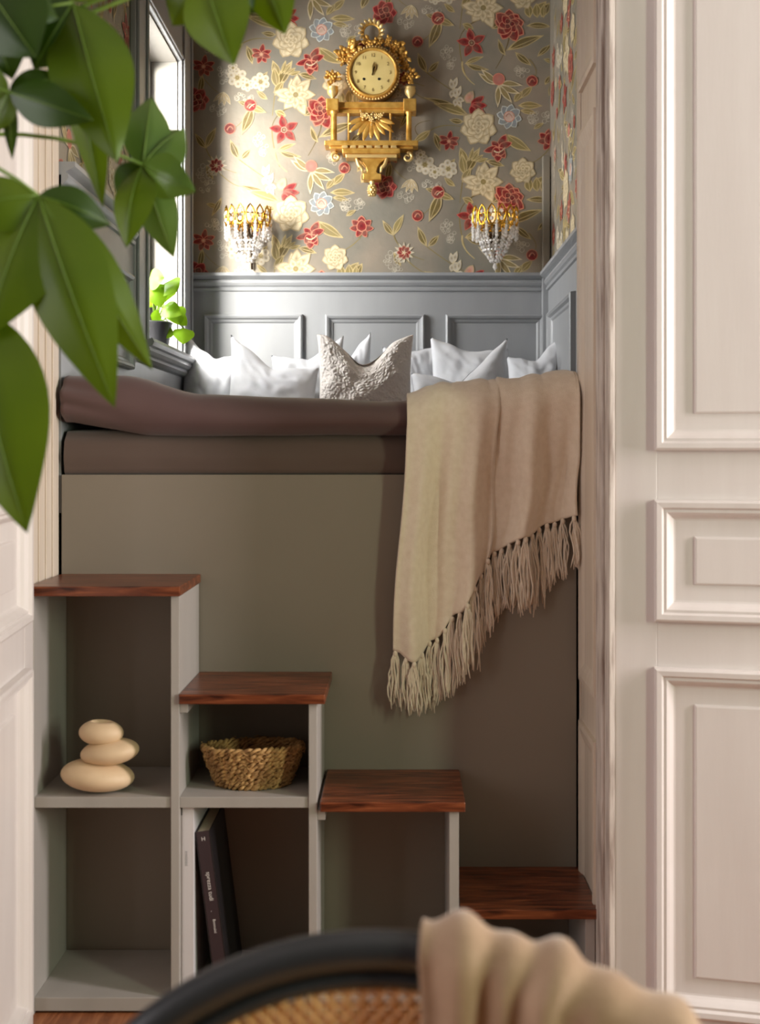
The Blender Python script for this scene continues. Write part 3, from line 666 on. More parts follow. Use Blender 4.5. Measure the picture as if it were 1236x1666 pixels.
# ------------------------------------------------------------------ beige throw over the bed edge
BOT = [(638, 1060), (668, 1078), (700, 1046), (742, 1000), (786, 935), (797, 910), (806, 900), (860, 874), (900, 853), (945, 838)]
THY = 2.885
def xpx(x, Y): return PX0+x*F/Y
def throwfn(u, v):
    pt = 662+(946-662)*u; pb = 640+(938-640)*u
    LB = 0.34
    zt = lerp_tab(DTOP, P(pt, 0, 2.95).x)+0.014
    zbot = zf(lerp_tab(BOT, pb), THY)
    L1 = 0.50; hang = zt-zbot; tot = L1+0.10+hang; s = v*tot
    fold = 0.020*math.sin(u*19+0.6)+0.010*math.sin(u*41+1.7+v*2)+0.012*nz(u*5, v*3, 1)
    if u > 0.53: fold -= 0.020*math.exp(-(u-0.53)/0.10)
    else: fold += 0.012*math.exp(-(0.53-u)/0.05)
    if s < L1:
        q = s/L1; Y = 3.48-(3.48-2.98)*q; z = zt*q**1.5+(1-q**1.5)*1.385+0.008*nz(u*6, q*3, 7)+0.35*abs(fold)*0.6
        px = pt
    elif s < L1+0.10:
        q = (s-L1)/0.10; a = q*PI/2
        Y = 2.98-0.088*math.sin(a)-0.3*fold*q; z = zt-0.075*(1-math.cos(a))+0.2*abs(fold)*(1-q); px = pt
        Y += 0
    else:
        q = (s-L1-0.10)/max(hang, 1e-6); z = zt-0.075-(zt-0.075-zbot)*q
        Y = 2.892-fold*(0.30+0.75*min(1, q*2.2)); Y = min(Y, 2.915)
        Y += 0.020*max(0, min(1, q*1.6))
        px = pt+(pb-pt)*q**0.8+(5*math.sin(q*7+u*5)*q if 0.02 < u < 0.95 else 3*math.sin(q*6))
    x = (px-PX0)*2.90/F
    x = min(x, JR-0.016)
    return (x, Y, z)
th = MB().grid(throwfn, 130, 120)
throw = thing('throw_blanket', (0.22, 2.93, 0.7), 'beige wool throw with tasselled fringe hanging over the bed edge', 'blanket')
MB_th = th.build('cloth', 'throw', throw, smooth=True, solid=0.006)
FR_END = [(638, 1150), (660, 1160), (690, 1166), (722, 1142), (770, 1092), (790, 1045), (808, 1008), (835, 992), (870, 1003), (888, 962), (910, 945), (935, 925), (945, 918)]
rr = random.Random(5)
NT = 24
for k in range(NT):
    u = 0.012+0.976*k/(NT-1); x0, y0, z0 = throwfn(u, 1.0); px = xpx(x0, y0)
    zend = zf(lerp_tab(FR_END, px), THY); m = MB()
    m.ball((x0, y0-0.001, z0-0.006), 0.006, 0.005, 0.008, 7, 5)
    for s in range(13):
        dx = rr.uniform(-0.013, 0.013); dy = rr.uniform(-0.008, 0.005); L = (z0-zend)*rr.uniform(0.82, 1.03); ph = rr.uniform(0, 6)
        pts = []
        for i in range(8):
            t = i/7; pts.append((x0+dx*min(1, t*2.5)**0.7+0.0035*math.sin(t*7+ph)+0.006*nz(t*2, s, k), y0+dy*t+0.002*math.sin(t*5+ph), z0-0.004-L*t))
        m.tube(pts, [0.0019]*7+[0.0009], 4)
    m.build('tassel', 'throw', throw, smooth=True)

# ------------------------------------------------------------------ storage stairs
stairs = thing('storage_stairs', (-0.19, 2.81, 0), 'grey four-step storage staircase with open cubbies and dark wooden treads', 'stairs')
ZT = [0.952, 0.7135, 0.475, 0.2375]; TT = 0.022
XV = [(-0.832, -0.812), (-0.508, -0.489), (-0.202, -0.1835), (0.110, 0.1315), (0.412, 0.434)]
YV0, YV1 = 2.682, 2.945
for i, (a, c) in enumerate(XV):
    zt = ZT[max(i-1, 0)]-TT if i else ZT[0]-TT
    MB().box(a, c, YV0, YV1, 0.0, zt).build('side_panel', 'cab', stairs, bevel=0.0012)
TX = [(-0.826, -0.4855), (-0.4885, -0.165), (-0.1765, 0.1455), (0.1335, 0.4405)]
for (a, c), z in zip(TX, ZT): MB().box(a, c, YF, YP-0.001, z-TT, z).build('tread', 'tread', stairs, bevel=0.0025)
def shelf(a, c, z, th_, y0=YV0+0.004): MB().box(a, c, y0, YV1, z-th_, z).build('shelf', 'cab', stairs, bevel=0.0012)
shelf(-0.812, -0.508, 0.482, 0.024); shelf(-0.489, -0.202, 0.482, 0.024)
for i in range(4): shelf(XV[i][1], XV[i+1][0], 0.036, 0.030)
for i in (1, 2): MB().box(XV[i][1], XV[i][1]+0.018, YV0+0.004, YV1, ZT[i]-TT-0.022, ZT[i]-TT).build('cleat', 'cab', stairs, bevel=0.001)

# ------------------------------------------------------------------ stacked pebble vase
SZ = 0.482
vase = thing('pebble_vase', P(160, 0, 2.735)*1, 'cream ceramic vase shaped like three stacked pebbles on the shelf', 'vase'); 
vase.location.z = SZ; WLOC[vase.name].z = SZ
S = F/2.735
def stone(px, pyc, wpx, hpx, tilt, hole=False, seed=0, top=False):
    c = P(px, pyc, 2.735); a, b_ = wpx/S/2, hpx/S/2
    R = Matrix.Rotation(tilt, 3, 'Y')
    prof = []
    n = 18
    for i in range(n+1):
        t = -PI/2+PI*i/n
        if hole and t > math.radians(64): break
        prof.append((math.cos(t), math.sin(t)))
    if hole: prof += [(prof[-1][0]*0.86, prof[-1][1]-0.05), (prof[-1][0]*0.82, prof[-1][1]-0.5), (0.0, 0.3)]
    m = MB(lambda x, y, z: c+R @ Vector((x, y, z)))
    K = 40
    m.grid(lambda u, v: (a*prof[min(int(round(v*(len(prof)-1))), len(prof)-1)][0]*math.cos(2*PI*u)*(1+0.05*math.cos(2*PI*u+seed)), a*0.78*prof[min(int(round(v*(len(prof)-1))), len(prof)-1)][0]*math.sin(2*PI*u), b_*prof[min(int(round(v*(len(prof)-1))), len(prof)-1)][1]), K, len(prof)-1, wu=True)
    return m
lo_ = stone(156, 1266, 119, 50, 0.10); off = SZ+0.001-min(p[2] for p in lo_.v)
for mm in (lo_, stone(180, 1228, 95, 42, -0.10, seed=2), stone(164, 1197, 72, 42, 0.06, True, seed=1)):
    mm.v = [(p[0], p[1], p[2]+off) for p in mm.v]
    mm.build('stone', 'ceramic', vase, smooth=True)

# ------------------------------------------------------------------ seagrass basket
bc = P(411, 0, 2.79); BX, BY = bc.x, 2.80
bas = thing('seagrass_basket', (BX, BY, SZ), 'oval woven seagrass basket on the shelf beside the vase cubby', 'basket')
NR = 10; BH = 0.078
m = MB()
m.grid(lambda u, v: (BX+(0.082*v)*math.cos(2*PI*u), BY+0.062*v*math.sin(2*PI*u), SZ+0.005+0.002*nz(u*20, v*9)), 40, 6, wu=True)
m.build('base', 'grass', bas, smooth=True)
for rr_ in range(NR):
    z = SZ+0.008+BH*rr_/(NR-1); q = rr_/(NR-1); ax = 0.083+0.030*q**0.8; ay = 0.063+0.020*q**0.8
    m = MB()
    for st in range(2):
        pts = []; N = 120
        for i in range(N):
            a = 2*PI*i/N; tw = a*22+st*PI+rr_*1.3+2.4*nz(math.cos(a)*2.5, math.sin(a)*2.5, rr_*1.7)
            k = 0.0042; rad = k*math.cos(tw)+0.0045*nz(math.cos(a)*7, math.sin(a)*7, rr_*3+st)
            sag = -0.006*math.sin(a-0.4)*q+0.0055*nz(math.cos(a)*4, math.sin(a)*4, rr_*2.1+st)
            pts.append((BX+(ax+rad)*math.cos(a), BY+(ay+rad)*math.sin(a), z+k*math.sin(tw)+sag))
        m.tube(pts, [0.0044+0.0022*nz(i*0.23, rr_, st*5) for i in range(N)], 5, closed=True)
    m.build('woven_row', 'grass', bas, smooth=True)
m = MB(); rg = random.Random(3)
for k in range(260):
    a = rg.uniform(0, 2*PI); q = rg.random(); ax = 0.089+0.030*q; ay = 0.069+0.020*q; z = SZ+0.01+BH*q; L = rg.uniform(0.006, 0.02)
    da = L/ax*rg.choice((-1, 1)); o = rg.uniform(0, 0.006)
    m.tube([(BX+ax*math.cos(a), BY+ay*math.sin(a), z), (BX+(ax+o)*math.cos(a+da*.5), BY+(ay+o)*math.sin(a+da*.5), z+rg.uniform(-.004, .006)), (BX+(ax+o*1.3)*math.cos(a+da), BY+(ay+o*1.3)*math.sin(a+da), z+rg.uniform(-.006, .008))], 0.0011, 4)
m.build('loose_straw', 'grass', bas, smooth=True, kind='stuff')

# ------------------------------------------------------------------ books
BZ = 0.036
def book(name, label, x, y, th_, h, d, lean, cover, spine, pages, ct=0.003):
    """spine toward the camera; x is the lower left corner of the spine, lean tips the top to the left"""
    R = Matrix.Rotation(lean, 3, 'Y'); base = Vector((x, y, BZ))
    xf = lambda a, b_, c: base+R @ Vector((a, b_, c))
    t = thing(name, (x, y, BZ), label, 'book')
    m = MB(xf); m.box(0, ct, 0, d, 0, h); m.box(th_-ct, th_, 0, d, 0, h); m.build('cover', cover, t, bevel=0.0006)
    m = MB(xf); m.box(ct, th_-ct, -0.0002, ct, 0, h); m.build('spine', spine, t)
    m = MB(xf); m.box(ct, th_-ct, ct+0.0002, d-0.004, 0.003, h-0.004 if pages else h-0.02); m.build('page_block', 'pages', t)
    return t, base, R
t1, b1, R1 = book('art_book', 'tall white hardback standing upright at the left of the lower cubby', -0.486, 2.70, 0.0255, 0.4185, 0.225, 0.0, 'bookwhite', 'bookwhite', True)
t1b, _, _ = book('thin_book', 'thin white booklet against the cubby side, left of the tall hardback', -0.4888, 2.702, 0.0026, 0.40, 0.21, 0.0, 'bookwhite', 'bookwhite', True, 0.0006)
t2, b2, R2 = book('dark_book', 'dark plum hardback leaning against the white book', -0.4145, 2.712, 0.034, 0.362, 0.21, -0.125, 'bookblack', 'bookdark', True)
def spine_text(bk, base, R, txt, size, a, h, m, vert=True):
    M4 = Matrix.Translation(base) @ R.to_4x4() @ Matrix.Translation((a, -0.0006, h)) @ Matrix.Rotation(PI/2, 4, 'X')
    if vert: M4 = M4 @ Matrix.Rotation(-PI/2, 4, 'Z')
    text_part('spine_lettering', txt, size, M4, m, bk)
spine_text(t2, b2, R2, 'H', 0.013, 0.017, 0.345, 'print', False)
spine_text(t2, b2, R2, 'sprezza tudi', 0.0135, 0.018, 0.238, 'print')
spine_text(t2, b2, R2, '.', 0.013, 0.018, 0.182, 'print')
spine_text(t2, b2, R2, 'Bnnnuini', 0.009, 0.018, 0.148, 'print')
spine_text(t1, b1, R1, 'inmiinini', 0.010, 0.010, 0.305, 'printgrey')

# ------------------------------------------------------------------ gilded wall clock
CS = F/4.78; CY = 4.838
def C(px, py): return ((px-PX0)/CS, EYE+(PY0-py)/CS)
clk = thing('wall_clock', (C(605, 0)[0], CY-0.05, C(0, 320)[1]), 'ornate gilded wall clock with garlands hanging on the floral wallpaper', 'clock')
cx, cz = C(607, 122)
m = MB(); m.lathe([(0.098, 0.002), (0.100, 0.06), (0.104, 0.078), (0.096, 0.09), (0.088, 0.086), (0.0, 0.084)], (cx, CY, cz), 'y', 48); m.build('clock_drum', 'gold', clk, angle=40)
m = MB(); m.lathe([(0.089, 0.0845), (0.088, 0.0875), (0.0, 0.0885)], (cx, CY, cz), 'y', 48); dial = m.build('dial', 'dial', clk, angle=40)
m = MB()
for k in range(56):
    a = 2*PI*k/56; m.ball((cx+0.1035*math.cos(a), CY-0.086, cz+0.1035*math.sin(a)), 0.0046, 0.005, 0.0046, 7, 5)
m.build('bead_ring', 'goldlight', clk, smooth=True)
m = MB(); m.lathe([(0.096, 0.086), (0.098, 0.094), (0.092, 0.098), (0.086, 0.0885), (0.096, 0.086)], (cx, CY, cz), 'y', 48); m.build('bezel', 'gold', clk, smooth=True)
for k in range(12):
    a = math.radians(90-30*(k+1)); M4 = Matrix.Translation((cx+0.068*math.cos(a), CY-0.0892, cz+0.068*math.sin(a))) @ Matrix.Rotation(PI/2, 4, 'X')
    text_part('numeral', str(k+1), 0.019, M4, 'ink', dial)
def hand(ang, L, w):
    a = math.radians(ang); d = Vector((math.cos(a), 0, math.sin(a))); n_ = Vector((-d.z, 0, d.x)); c = Vector((cx, CY-0.0915, cz)); m = MB()
    pts = [c-d*0.012+n_*0.002, c+n_*0.0025, c+d*L*.55+n_*w, c+d*L, c+d*L*.55-n_*w, c-n_*0.0025, c-d*0.012-n_*0.002]
    m.add([tuple(p) for p in pts]+[tuple(p+Vector((0, -0.0012, 0))) for p in pts], [tuple(range(7)), tuple(range(13, 6, -1))]+[(i, (i+1) % 7, 7+(i+1) % 7, 7+i) for i in range(7)])
    m.build('clock_hand', 'ink', clk)
hand(84, 0.044, 0.006); hand(68, 0.034, 0.006)
for sx in (-1, 1):
    hx, hz = C(604.5+sx*12.2, 132.5); MB().lathe([(0.0052, 0.0), (0.0052, 0.0022), (0, 0.0022)], (hx, CY-0.0875, hz), 'y', 14).build('winding_hole', 'black', clk)
def petal3(m, c, d, nrm, L, w, curl=0.25, cup=0.2):
    d = Vector(d).normalized(); nrm = Vector(nrm).normalized(); s = d.cross(nrm).normalized(); c = Vector(c)
    def f(u, v):
        t = v; ww = w*math.sin(PI*(0.06+0.92*t))**0.8; a = 2*u-1
        return c+d*(L*t)+s*(a*ww)+nrm*(curl*L*math.sin(PI*t*0.9)-cup*ww*(1-a*a)*-1+0.15*L*t*t)
    m.grid(f, 4, 6)
def posy(name, px, py, r, n, seed, depth=0.045, mt_='gold', parent=clk):
    rg = random.Random(seed); x, z = C(px, py); m = MB()
    for k in range(n):
        a = rg.uniform(0, 2*PI); q = rg.uniform(0, 0.65)*r/CS; c = (x+q*math.cos(a), CY-depth-rg.uniform(-0.012, 0.016), z+q*math.sin(a))
        a2 = a+rg.uniform(-0.7, 0.7); petal3(m, c, (math.cos(a2), rg.uniform(-0.5, 0.1), math.sin(a2)), (0, -1, 0), r/CS*rg.uniform(0.5, 0.8), r/CS*0.2, rg.uniform(0.1, 0.4))
    for k in range(5):
        a = 2*PI*k/5; m.ball((x+0.35*r/CS*math.cos(a), CY-depth-0.016, z+0.35*r/CS*math.sin(a)), 0.16*r/CS, n=8, m=6)
    m.ball((x, CY-depth-0.012, z), 0.3*r/CS, n=8, m=6)
    m.tube([(x, CY-0.001, z), (x, CY-depth, z)], 0.006, 6)
    return m.build(name, mt_, parent, smooth=True, solid=0.0018)
# wreath on top
x, z = C(604, 49); m = MB()
m.tube([(x+0.036*math.cos(2*PI*i/28), CY-0.03, z+0.036*math.sin(2*PI*i/28)) for i in range(28)], 0.007, 8, closed=True)
m.tube([(x, CY-0.001, z-0.036), (x, CY-0.03, z-0.036)], 0.006, 6)
wre = m.build('wreath', 'gold', clk, smooth=True)
m = MB()
for k in range(16):
    a = 2*PI*k/16; petal3(m, (x+0.034*math.cos(a), CY-0.036, z+0.034*math.sin(a)), (math.cos(a+.5), -0.25, math.sin(a+.5)), (0, -1, 0), 0.022, 0.006)
m.build('wreath_leaves', 'goldlight', wre, smooth=True, solid=0.0015)
posy('ribbon_bow', 601, 72, 13, 10, 11, 0.045); posy('ribbon_bow', 617, 70, 11, 9, 12, 0.045)
for a in ((566, 84, 19, 26, 1), (557, 96, 11, 12, 2), (643, 76, 15, 20, 3), (655, 92, 15, 18, 4), (632, 66, 10, 10, 5), (661, 106, 9, 8, 15)): posy('garland', *a)
posy('garland_leaf', 576, 70, 11, 8, 6)
for sx, px in ((-1, 541), (1, 667)):
    x, z = C(px, 162); m = MB()
    m.lathe([(0.012, 0.0), (0.012, 0.004), (0.006, 0.010), (0.009, 0.018), (0.020, 0.030), (0.023, 0.044), (0.020, 0.054), (0.023, 0.058), (0.0, 0.058)], (x, CY-0.05, z-0.006), 'z', 16); m.build('urn_finial', 'goldlight', clk, smooth=True)
    posy('urn_flowers', px, 125, 13, 20, 20+sx, 0.05, 'gold')
# gallery
def bx(name, x0, x1, y0, y1, d0, d1, mt_='gold', bev=0.003):
    a, zt = C(x0, y0); c, zb = C(x1, y1); return MB().box(a, c, CY-d1, CY-d0, zb, zt).build(name, mt_, clk, bevel=bev)
bx('top_beam', 536, 676, 166, 176, 0.0, 0.062); bx('top_beam_lower', 546, 668, 176, 183, 0.0, 0.05)
bx('corner_block', 531, 551, 163, 182, 0.0, 0.085, 'gold'); bx('corner_block', 656, 677, 163, 183, 0.0, 0.085, 'gold')
for px, r_, d in ((543, 0.0125, 0.06), (665, 0.0115, 0.06), (567, 0.005, 0.04), (635, 0.005, 0.04)):
    x, zt = C(px, 182); _, zb = C(px, 233); h = zt-zb
    MB().lathe([(r_*1.25, 0), (r_*1.25, 0.008), (r_, 0.012), (r_*0.92, h-0.012), (r_*1.2, h-0.007), (r_*1.2, h)], (x, CY-d, zb), 'z', 16).build('column', 'gold', clk, angle=35)
bx('bottom_beam', 528, 680, 231, 239, 0.0, 0.085); bx('bottom_beam_step', 536, 672, 239, 243, 0.0, 0.07)
for k in range(7): bx('dentil', 557+13.2*k, 566+13.2*k, 238, 243, 0.07, 0.082, 'goldlight', 0.001)
bx('lower_shelf', 557, 651, 243, 251, 0.0, 0.078); bx('lower_moulding', 562, 646, 251, 257, 0.0, 0.064, 'goldlight')
# swag of leaves in the gallery
m = MB(); x, z = C(604, 186)
for k in range(9):
    a = math.radians(180+22+(136/8)*k); L = (0.095 if k % 2 else 0.08); petal3(m, (x+0.018*math.cos(a), CY-0.035, z+0.018*math.sin(a)), (math.cos(a), -0.05, math.sin(a)), (0, -1, 0), L, 0.011, 0.08)
m.build('leaf_fan', 'gold', clk, smooth=True, solid=0.002)
for px, r_ in ((604, 7), (590, 6), (619, 6), (612, 5), (597, 6)):
    posy('rosette', px, 188 if px != 604 else 194, r_+2, 8, px, 0.045, 'goldlight')
# scrolls below
for sx, px in ((-1, 546), (1, 663)):
    x, z = C(px, 252); pts = []
    for i in range(26):
        t = i/25; a = math.radians(90)+sx*-1*t*math.radians(420); r_ = 0.020*(1-0.72*t); pts.append((x+r_*math.cos(a), CY-0.045, z-0.006+r_*math.sin(a)))
    m = MB(); m.tube(pts, [0.0065*(1-0.4*i/25) for i in range(26)], 8); m.tube([(x, CY-0.001, z+0.014), (x, CY-0.045, z+0.014)], 0.006, 6); m.build('scroll_hook', 'goldlight', clk, smooth=True)
# console
def outline_prism(name, pts, d0, d1, mt_):
    n = len(pts); vs = [(C(*p)[0], CY-d0, C(*p)[1]) for p in pts]+[(C(*p)[0], CY-d1, C(*p)[1]) for p in pts]
    return MB().add(vs, [tuple(range(n)), tuple(range(2*n-1, n-1, -1))]+[(i, (i+1) % n, n+(i+1) % n, n+i) for i in range(n)]).build(name, mt_, clk, bevel=0.002)
L_ = [(575, 257), (583, 259), (590, 264), (595, 271), (597, 279), (594, 283)]
outline_prism('console', L_+[(1209-a, b_) for a, b_ in reversed(L_)], 0.0, 0.055, 'gold')
bx('console_block', 590, 620, 282, 292, 0.0, 0.06, 'gold')
for sx in (-1, 1):
    px = 604.5+sx*20; x, z = C(px, 268); pts = [(x+sx*0.012*math.cos(t/10*PI)-0.0, CY-0.06, z+0.026-0.055*t/10+0.004*math.sin(t)) for t in range(11)]
    m = MB(); m.tube(pts, [0.004+0.004*math.sin(PI*t/10) for t in range(11)], 8); m.tube([(x, CY-0.001, z), (x, CY-0.06, z)], 0.004, 6); m.build('acanthus_scroll', 'goldlight', clk, smooth=True)
x, z = C(605, 318); m = MB(); hh = 0.062
m.lathe([(0.003, 0), (0.010, 0.008), (0.016, 0.024), (0.015, 0.040), (0.008, 0.052), (0.012, 0.058), (0.012, hh)], (x, CY-0.035, z), 'z', 16)
for r_ in range(5):
    for k in range(8):
        a = 2*PI*(k+0.5*(r_ % 2))/8; q = 0.007+0.009*math.sin(PI*(r_+1)/6.2); m.ball((x+q*math.cos(a), CY-0.035+q*math.sin(a), z+0.006+r_*0.009), 0.0048, n=6, m=5)
m.tube([(x, CY-0.001, z+0.05), (x, CY-0.035, z+0.05)], 0.006, 6)
m.build('pine_cone_drop', 'goldlight', clk, smooth=True)

# ------------------------------------------------------------------ crystal wall sconces
def sconce(px, label, glow):
    X, _ = C(px, 0); SY = YB-0.092; zt = EYE+(PY0-340)/(F/4.75); zb = EYE+(PY0-445)/(F/4.80)
    s = thing('wall_sconce', (X, YB-0.06, zb), label, 'wall lamp', 'pair of crystal sconces below the clock')
    R_ = 0.088
    m = MB(); m.lathe([(0.022, 0.001), (0.022, 0.008), (0.012, 0.014), (0, 0.014)], (X, YB, zt-0.10), 'y', 20); m.build('back_plate', 'bronze', s, smooth=True)
    m = MB(); m.tube([(X, YB-0.012, zt-0.10), (X+0.004, SY, zt-0.085), (X, SY, zt-0.06)], 0.005, 8); m.tube([(X+0.004, YB-0.012, zt-0.10), (X+0.006, YB-0.014, zb+0.02)], 0.0045, 8); m.build('arm', 'bronze', s, smooth=True)
    m = MB(); m.lathe([(0.004, 0), (0.014, 0.010), (0.017, 0.026), (0.010, 0.046), (0.003, 0.058)], (X, SY, zt-0.06), 'z', 14); m.build('bulb', 'bulb', s, smooth=True)
    m = MB()
    for zz in (zt-0.030, zt-0.072): m.tube([(X+R_*math.cos(2*PI*i/40), SY+R_*math.sin(2*PI*i/40), zz) for i in range(40)], 0.0028, 6, closed=True)
    for k in range(4): a = PI/4+PI/2*k; m.tube([(X, SY, zt-0.062), (X+R_*math.cos(a), SY+R_*math.sin(a), zt-0.070)], 0.002, 5)
    crown = m.build('crown_ring', 'brass', s, smooth=True)
    NO = 14
    for k in range(NO):
        a = 2*PI*k/NO; c = Vector((X+R_*math.cos(a), SY+R_*math.sin(a), zt-0.038)); t = Vector((-math.sin(a), math.cos(a), 0)); m = MB()
        pts = []
        for i in range(16):
            b_ = 2*PI*i/16; pts.append(c+t*(0.0165*math.cos(b_))+Vector((0, 0, 0.036*math.sin(b_)+(0.006 if i == 4 else 0))))
        m.tube(pts, 0.0032, 6, closed=True); m.build('crown_loop', 'brass', s, smooth=True)
    def strand(a, r0, z0, r1, z1, n, rb, nm='crystal_strand'):
        m = MB()
        for i in range(n):
            q = i/(n-1) if n > 1 else 0; r_ = r0+(r1-r0)*q; m.ball((X+r_*math.cos(a), SY+r_*math.sin(a), z0+(z1-z0)*q), rb, rb, rb*1.15, 8, 6)
        m.build(nm, 'crystal', s)
    for k in range(NO):
        a = 2*PI*k/NO; strand(a, R_, zt-0.024, R_, zt-0.052, 2, 0.0075)
        a += PI/NO; strand(a, R_, zt-0.066, R_*0.98, zt-0.118, 5, 0.0068)
    for k in range(12): strand(2*PI*k/12, R_*0.86, zt-0.085, R_*0.52, zt-0.165, 7, 0.0062)
    for k in range(8): strand(2*PI*k/8+.2, R_*0.50, zt-0.165, R_*0.20, zt-0.205, 4, 0.0062)
    for rq, zq, nn in ((R_*0.66, zt-0.132, 26), (R_*0.52, zt-0.165, 20)):
        m = MB()
        for k in range(nn): a = 2*PI*k/nn; m.ball((X+rq*math.cos(a), SY+rq*math.sin(a), zq), 0.0052, n=7, m=5)
        m.tube([(X+rq*math.cos(2*PI*i/30), SY+rq*math.sin(2*PI*i/30), zq) for i in range(30)], 0.001, 4, closed=True)
        m.build('crystal_garland', 'crystal', s)
    m = MB(); m.lathe([(0.001, 0), (0.009, 0.012), (0.006, 0.026), (0.001, 0.032)], (X, SY, zt-0.243), 'z', 8); m.build('crystal_drop', 'crystal', s)
    l = bpy.data.lights.new('sconce_light', 'POINT'); l.energy = glow; l.color = (1.0, 0.74, 0.44); l.shadow_soft_size = 0.03
    lo = bpy.data.objects.new('sconce_light', l); COL.objects.link(lo); lo.location = (X, SY-0.0, zt+0.02)
    return s
sconce(405, 'crystal wall sconce with brass crown on the left, nearer the window', 0.15)
sconce(804, 'crystal wall sconce with brass crown on the right, under red flowers', 0.12)

# ------------------------------------------------------------------ plant on the window sill
def leaf3(m, b0, tip, w, sag=0.1, fold=0.25, face=Vector((0, -1, 0)), nv=10, wav=0.03, heart=0.0, seed=0):
    b0 = Vector(b0); tip = Vector(tip); d = tip-b0; L = d.length; d.normalize()
    s = d.cross(face)
    if s.length < 1e-4: s = Vector((1, 0, 0))
    s.normalize(); nrm = s.cross(d).normalized()
    if nrm.dot(face) < 0: nrm = -nrm
    def f(u, v):
        a = 2*u-1; t = v; prof = (math.sin(PI*min(1, t**(0.85 - 0.2*heart)))**(0.85-0.25*heart))*(1-0.25*t*t)*1.12
        ww = w/2*prof
        p = b0+d*(L*t)+s*(a*ww)
        p += nrm*(sag*L*math.sin(PI*t)*1.0-fold*ww*abs(a)+wav*w*math.sin(t*9+seed)*a*a)
        return p
    m.grid(f, 6, nv)
sp = thing('windowsill_plant', (-0.865, 4.28, 1.613), 'small lime-green trailing plant in a dark pot on the window sill', 'plant')
PXp, PYp, PZp = -0.862, 4.26, 1.6135
MB().lathe([(0.0, 0), (0.045, 0), (0.058, 0.085), (0.062, 0.09), (0.055, 0.094), (0.052, 0.078), (0, 0.076)], (PXp, PYp, PZp), 'z', 28).build('pot', 'pot', sp, smooth=False, angle=40)
MB().lathe([(0.0, 0.076), (0.052, 0.0775), (0, 0.082)], (PXp, PYp, PZp), 'z', 20).build('soil', 'soil', sp)
def spx(px, py, Y): return P(px, py, Y)
stems = [((258, 470), 4.22, 4.20), ((282, 470), 4.30, 4.32), ((290, 520), 4.30, 4.35), ((303, 535), 4.32, 4.38), ((262, 525), 4.2, 4.12), ((250, 500), 4.18, 4.12), ((270, 500), 4.25, 4.28)]
m = MB(); so = Vector((PXp, PYp, PZp+0.08))
SL = [((242, 455), (268, 452), 26), ((248, 462), (262, 500), 28), ((268, 462), (287, 474), 34), ((270, 490), (262, 468), 30), ((264, 500), (296, 512), 22), ((262, 518), (244, 514), 18), ((275, 527), (249, 548), 26), ((299, 534), (298, 560), 24), ((280, 498), (292, 528), 26), ((250, 478), (243, 500), 22), ((285, 512), (304, 530), 16), ((256, 452), (246, 440), 16)]
for k, (a, c, w) in enumerate(SL):
    Yl = 4.18+0.012*k; p0 = spx(a[0], a[1], Yl); p1 = spx(c[0], c[1], Yl-0.03)
    mid = (so+p0)/2+Vector((0, 0, 0.04)); m.tube([so, mid, p0], [0.003, 0.0025, 0.002], 6)
m.build('stems', 'stem', sp, smooth=True)
for k, (a, c, w) in enumerate(SL):
    Yl = 4.18+0.012*k; m = MB(); leaf3(m, spx(a[0], a[1], Yl), spx(c[0], c[1], Yl-0.03), w*1.35*Yl/F, 0.12, 0.2, Vector((0.25, -1, 0.2)), 8, 0.03, 1.0, k)
    m.build('leaf', 'pothos', sp, smooth=True)

# ------------------------------------------------------------------ big foreground plant
TR = Vector((-0.76, 1.62, 0))
fp = thing('floor_plant', TR, 'large leafy green house plant hanging into the left foreground, out of focus', 'plant')
MB().lathe([(0.0, 0), (0.12, 0), (0.15, 0.26), (0.155, 0.28), (0.14, 0.285), (0.135, 0.24), (0, 0.235)], (TR.x, TR.y, 0), 'z', 32).build('planter', 'terracotta', fp, angle=40)
MB().lathe([(0.0, 0.235), (0.136, 0.24), (0, 0.25)], (TR.x, TR.y, 0), 'z', 24).build('soil', 'soil', fp)
MB().tube([TR+Vector((0.01*math.sin(i*1.2), 0.01*math.cos(i), 0.23+i*0.155)) for i in range(10)], [0.028-0.0016*i for i in range(10)], 10).build('trunk', 'bark', fp, smooth=True)
CROWN = TR+Vector((0.0, 0.0, 1.62))
HUBS = {'A': ((62, 318), 1.56), 'L': ((-30, 505), 1.54), 'B': ((232, 268), 1.74), 'T': ((118, 5), 1.65), 'S': ((15, 150), 1.62), 'C': ((330, -45), 1.68), 'D': ((425, -60), 1.72), 'U': ((-20, -20), 1.60)}
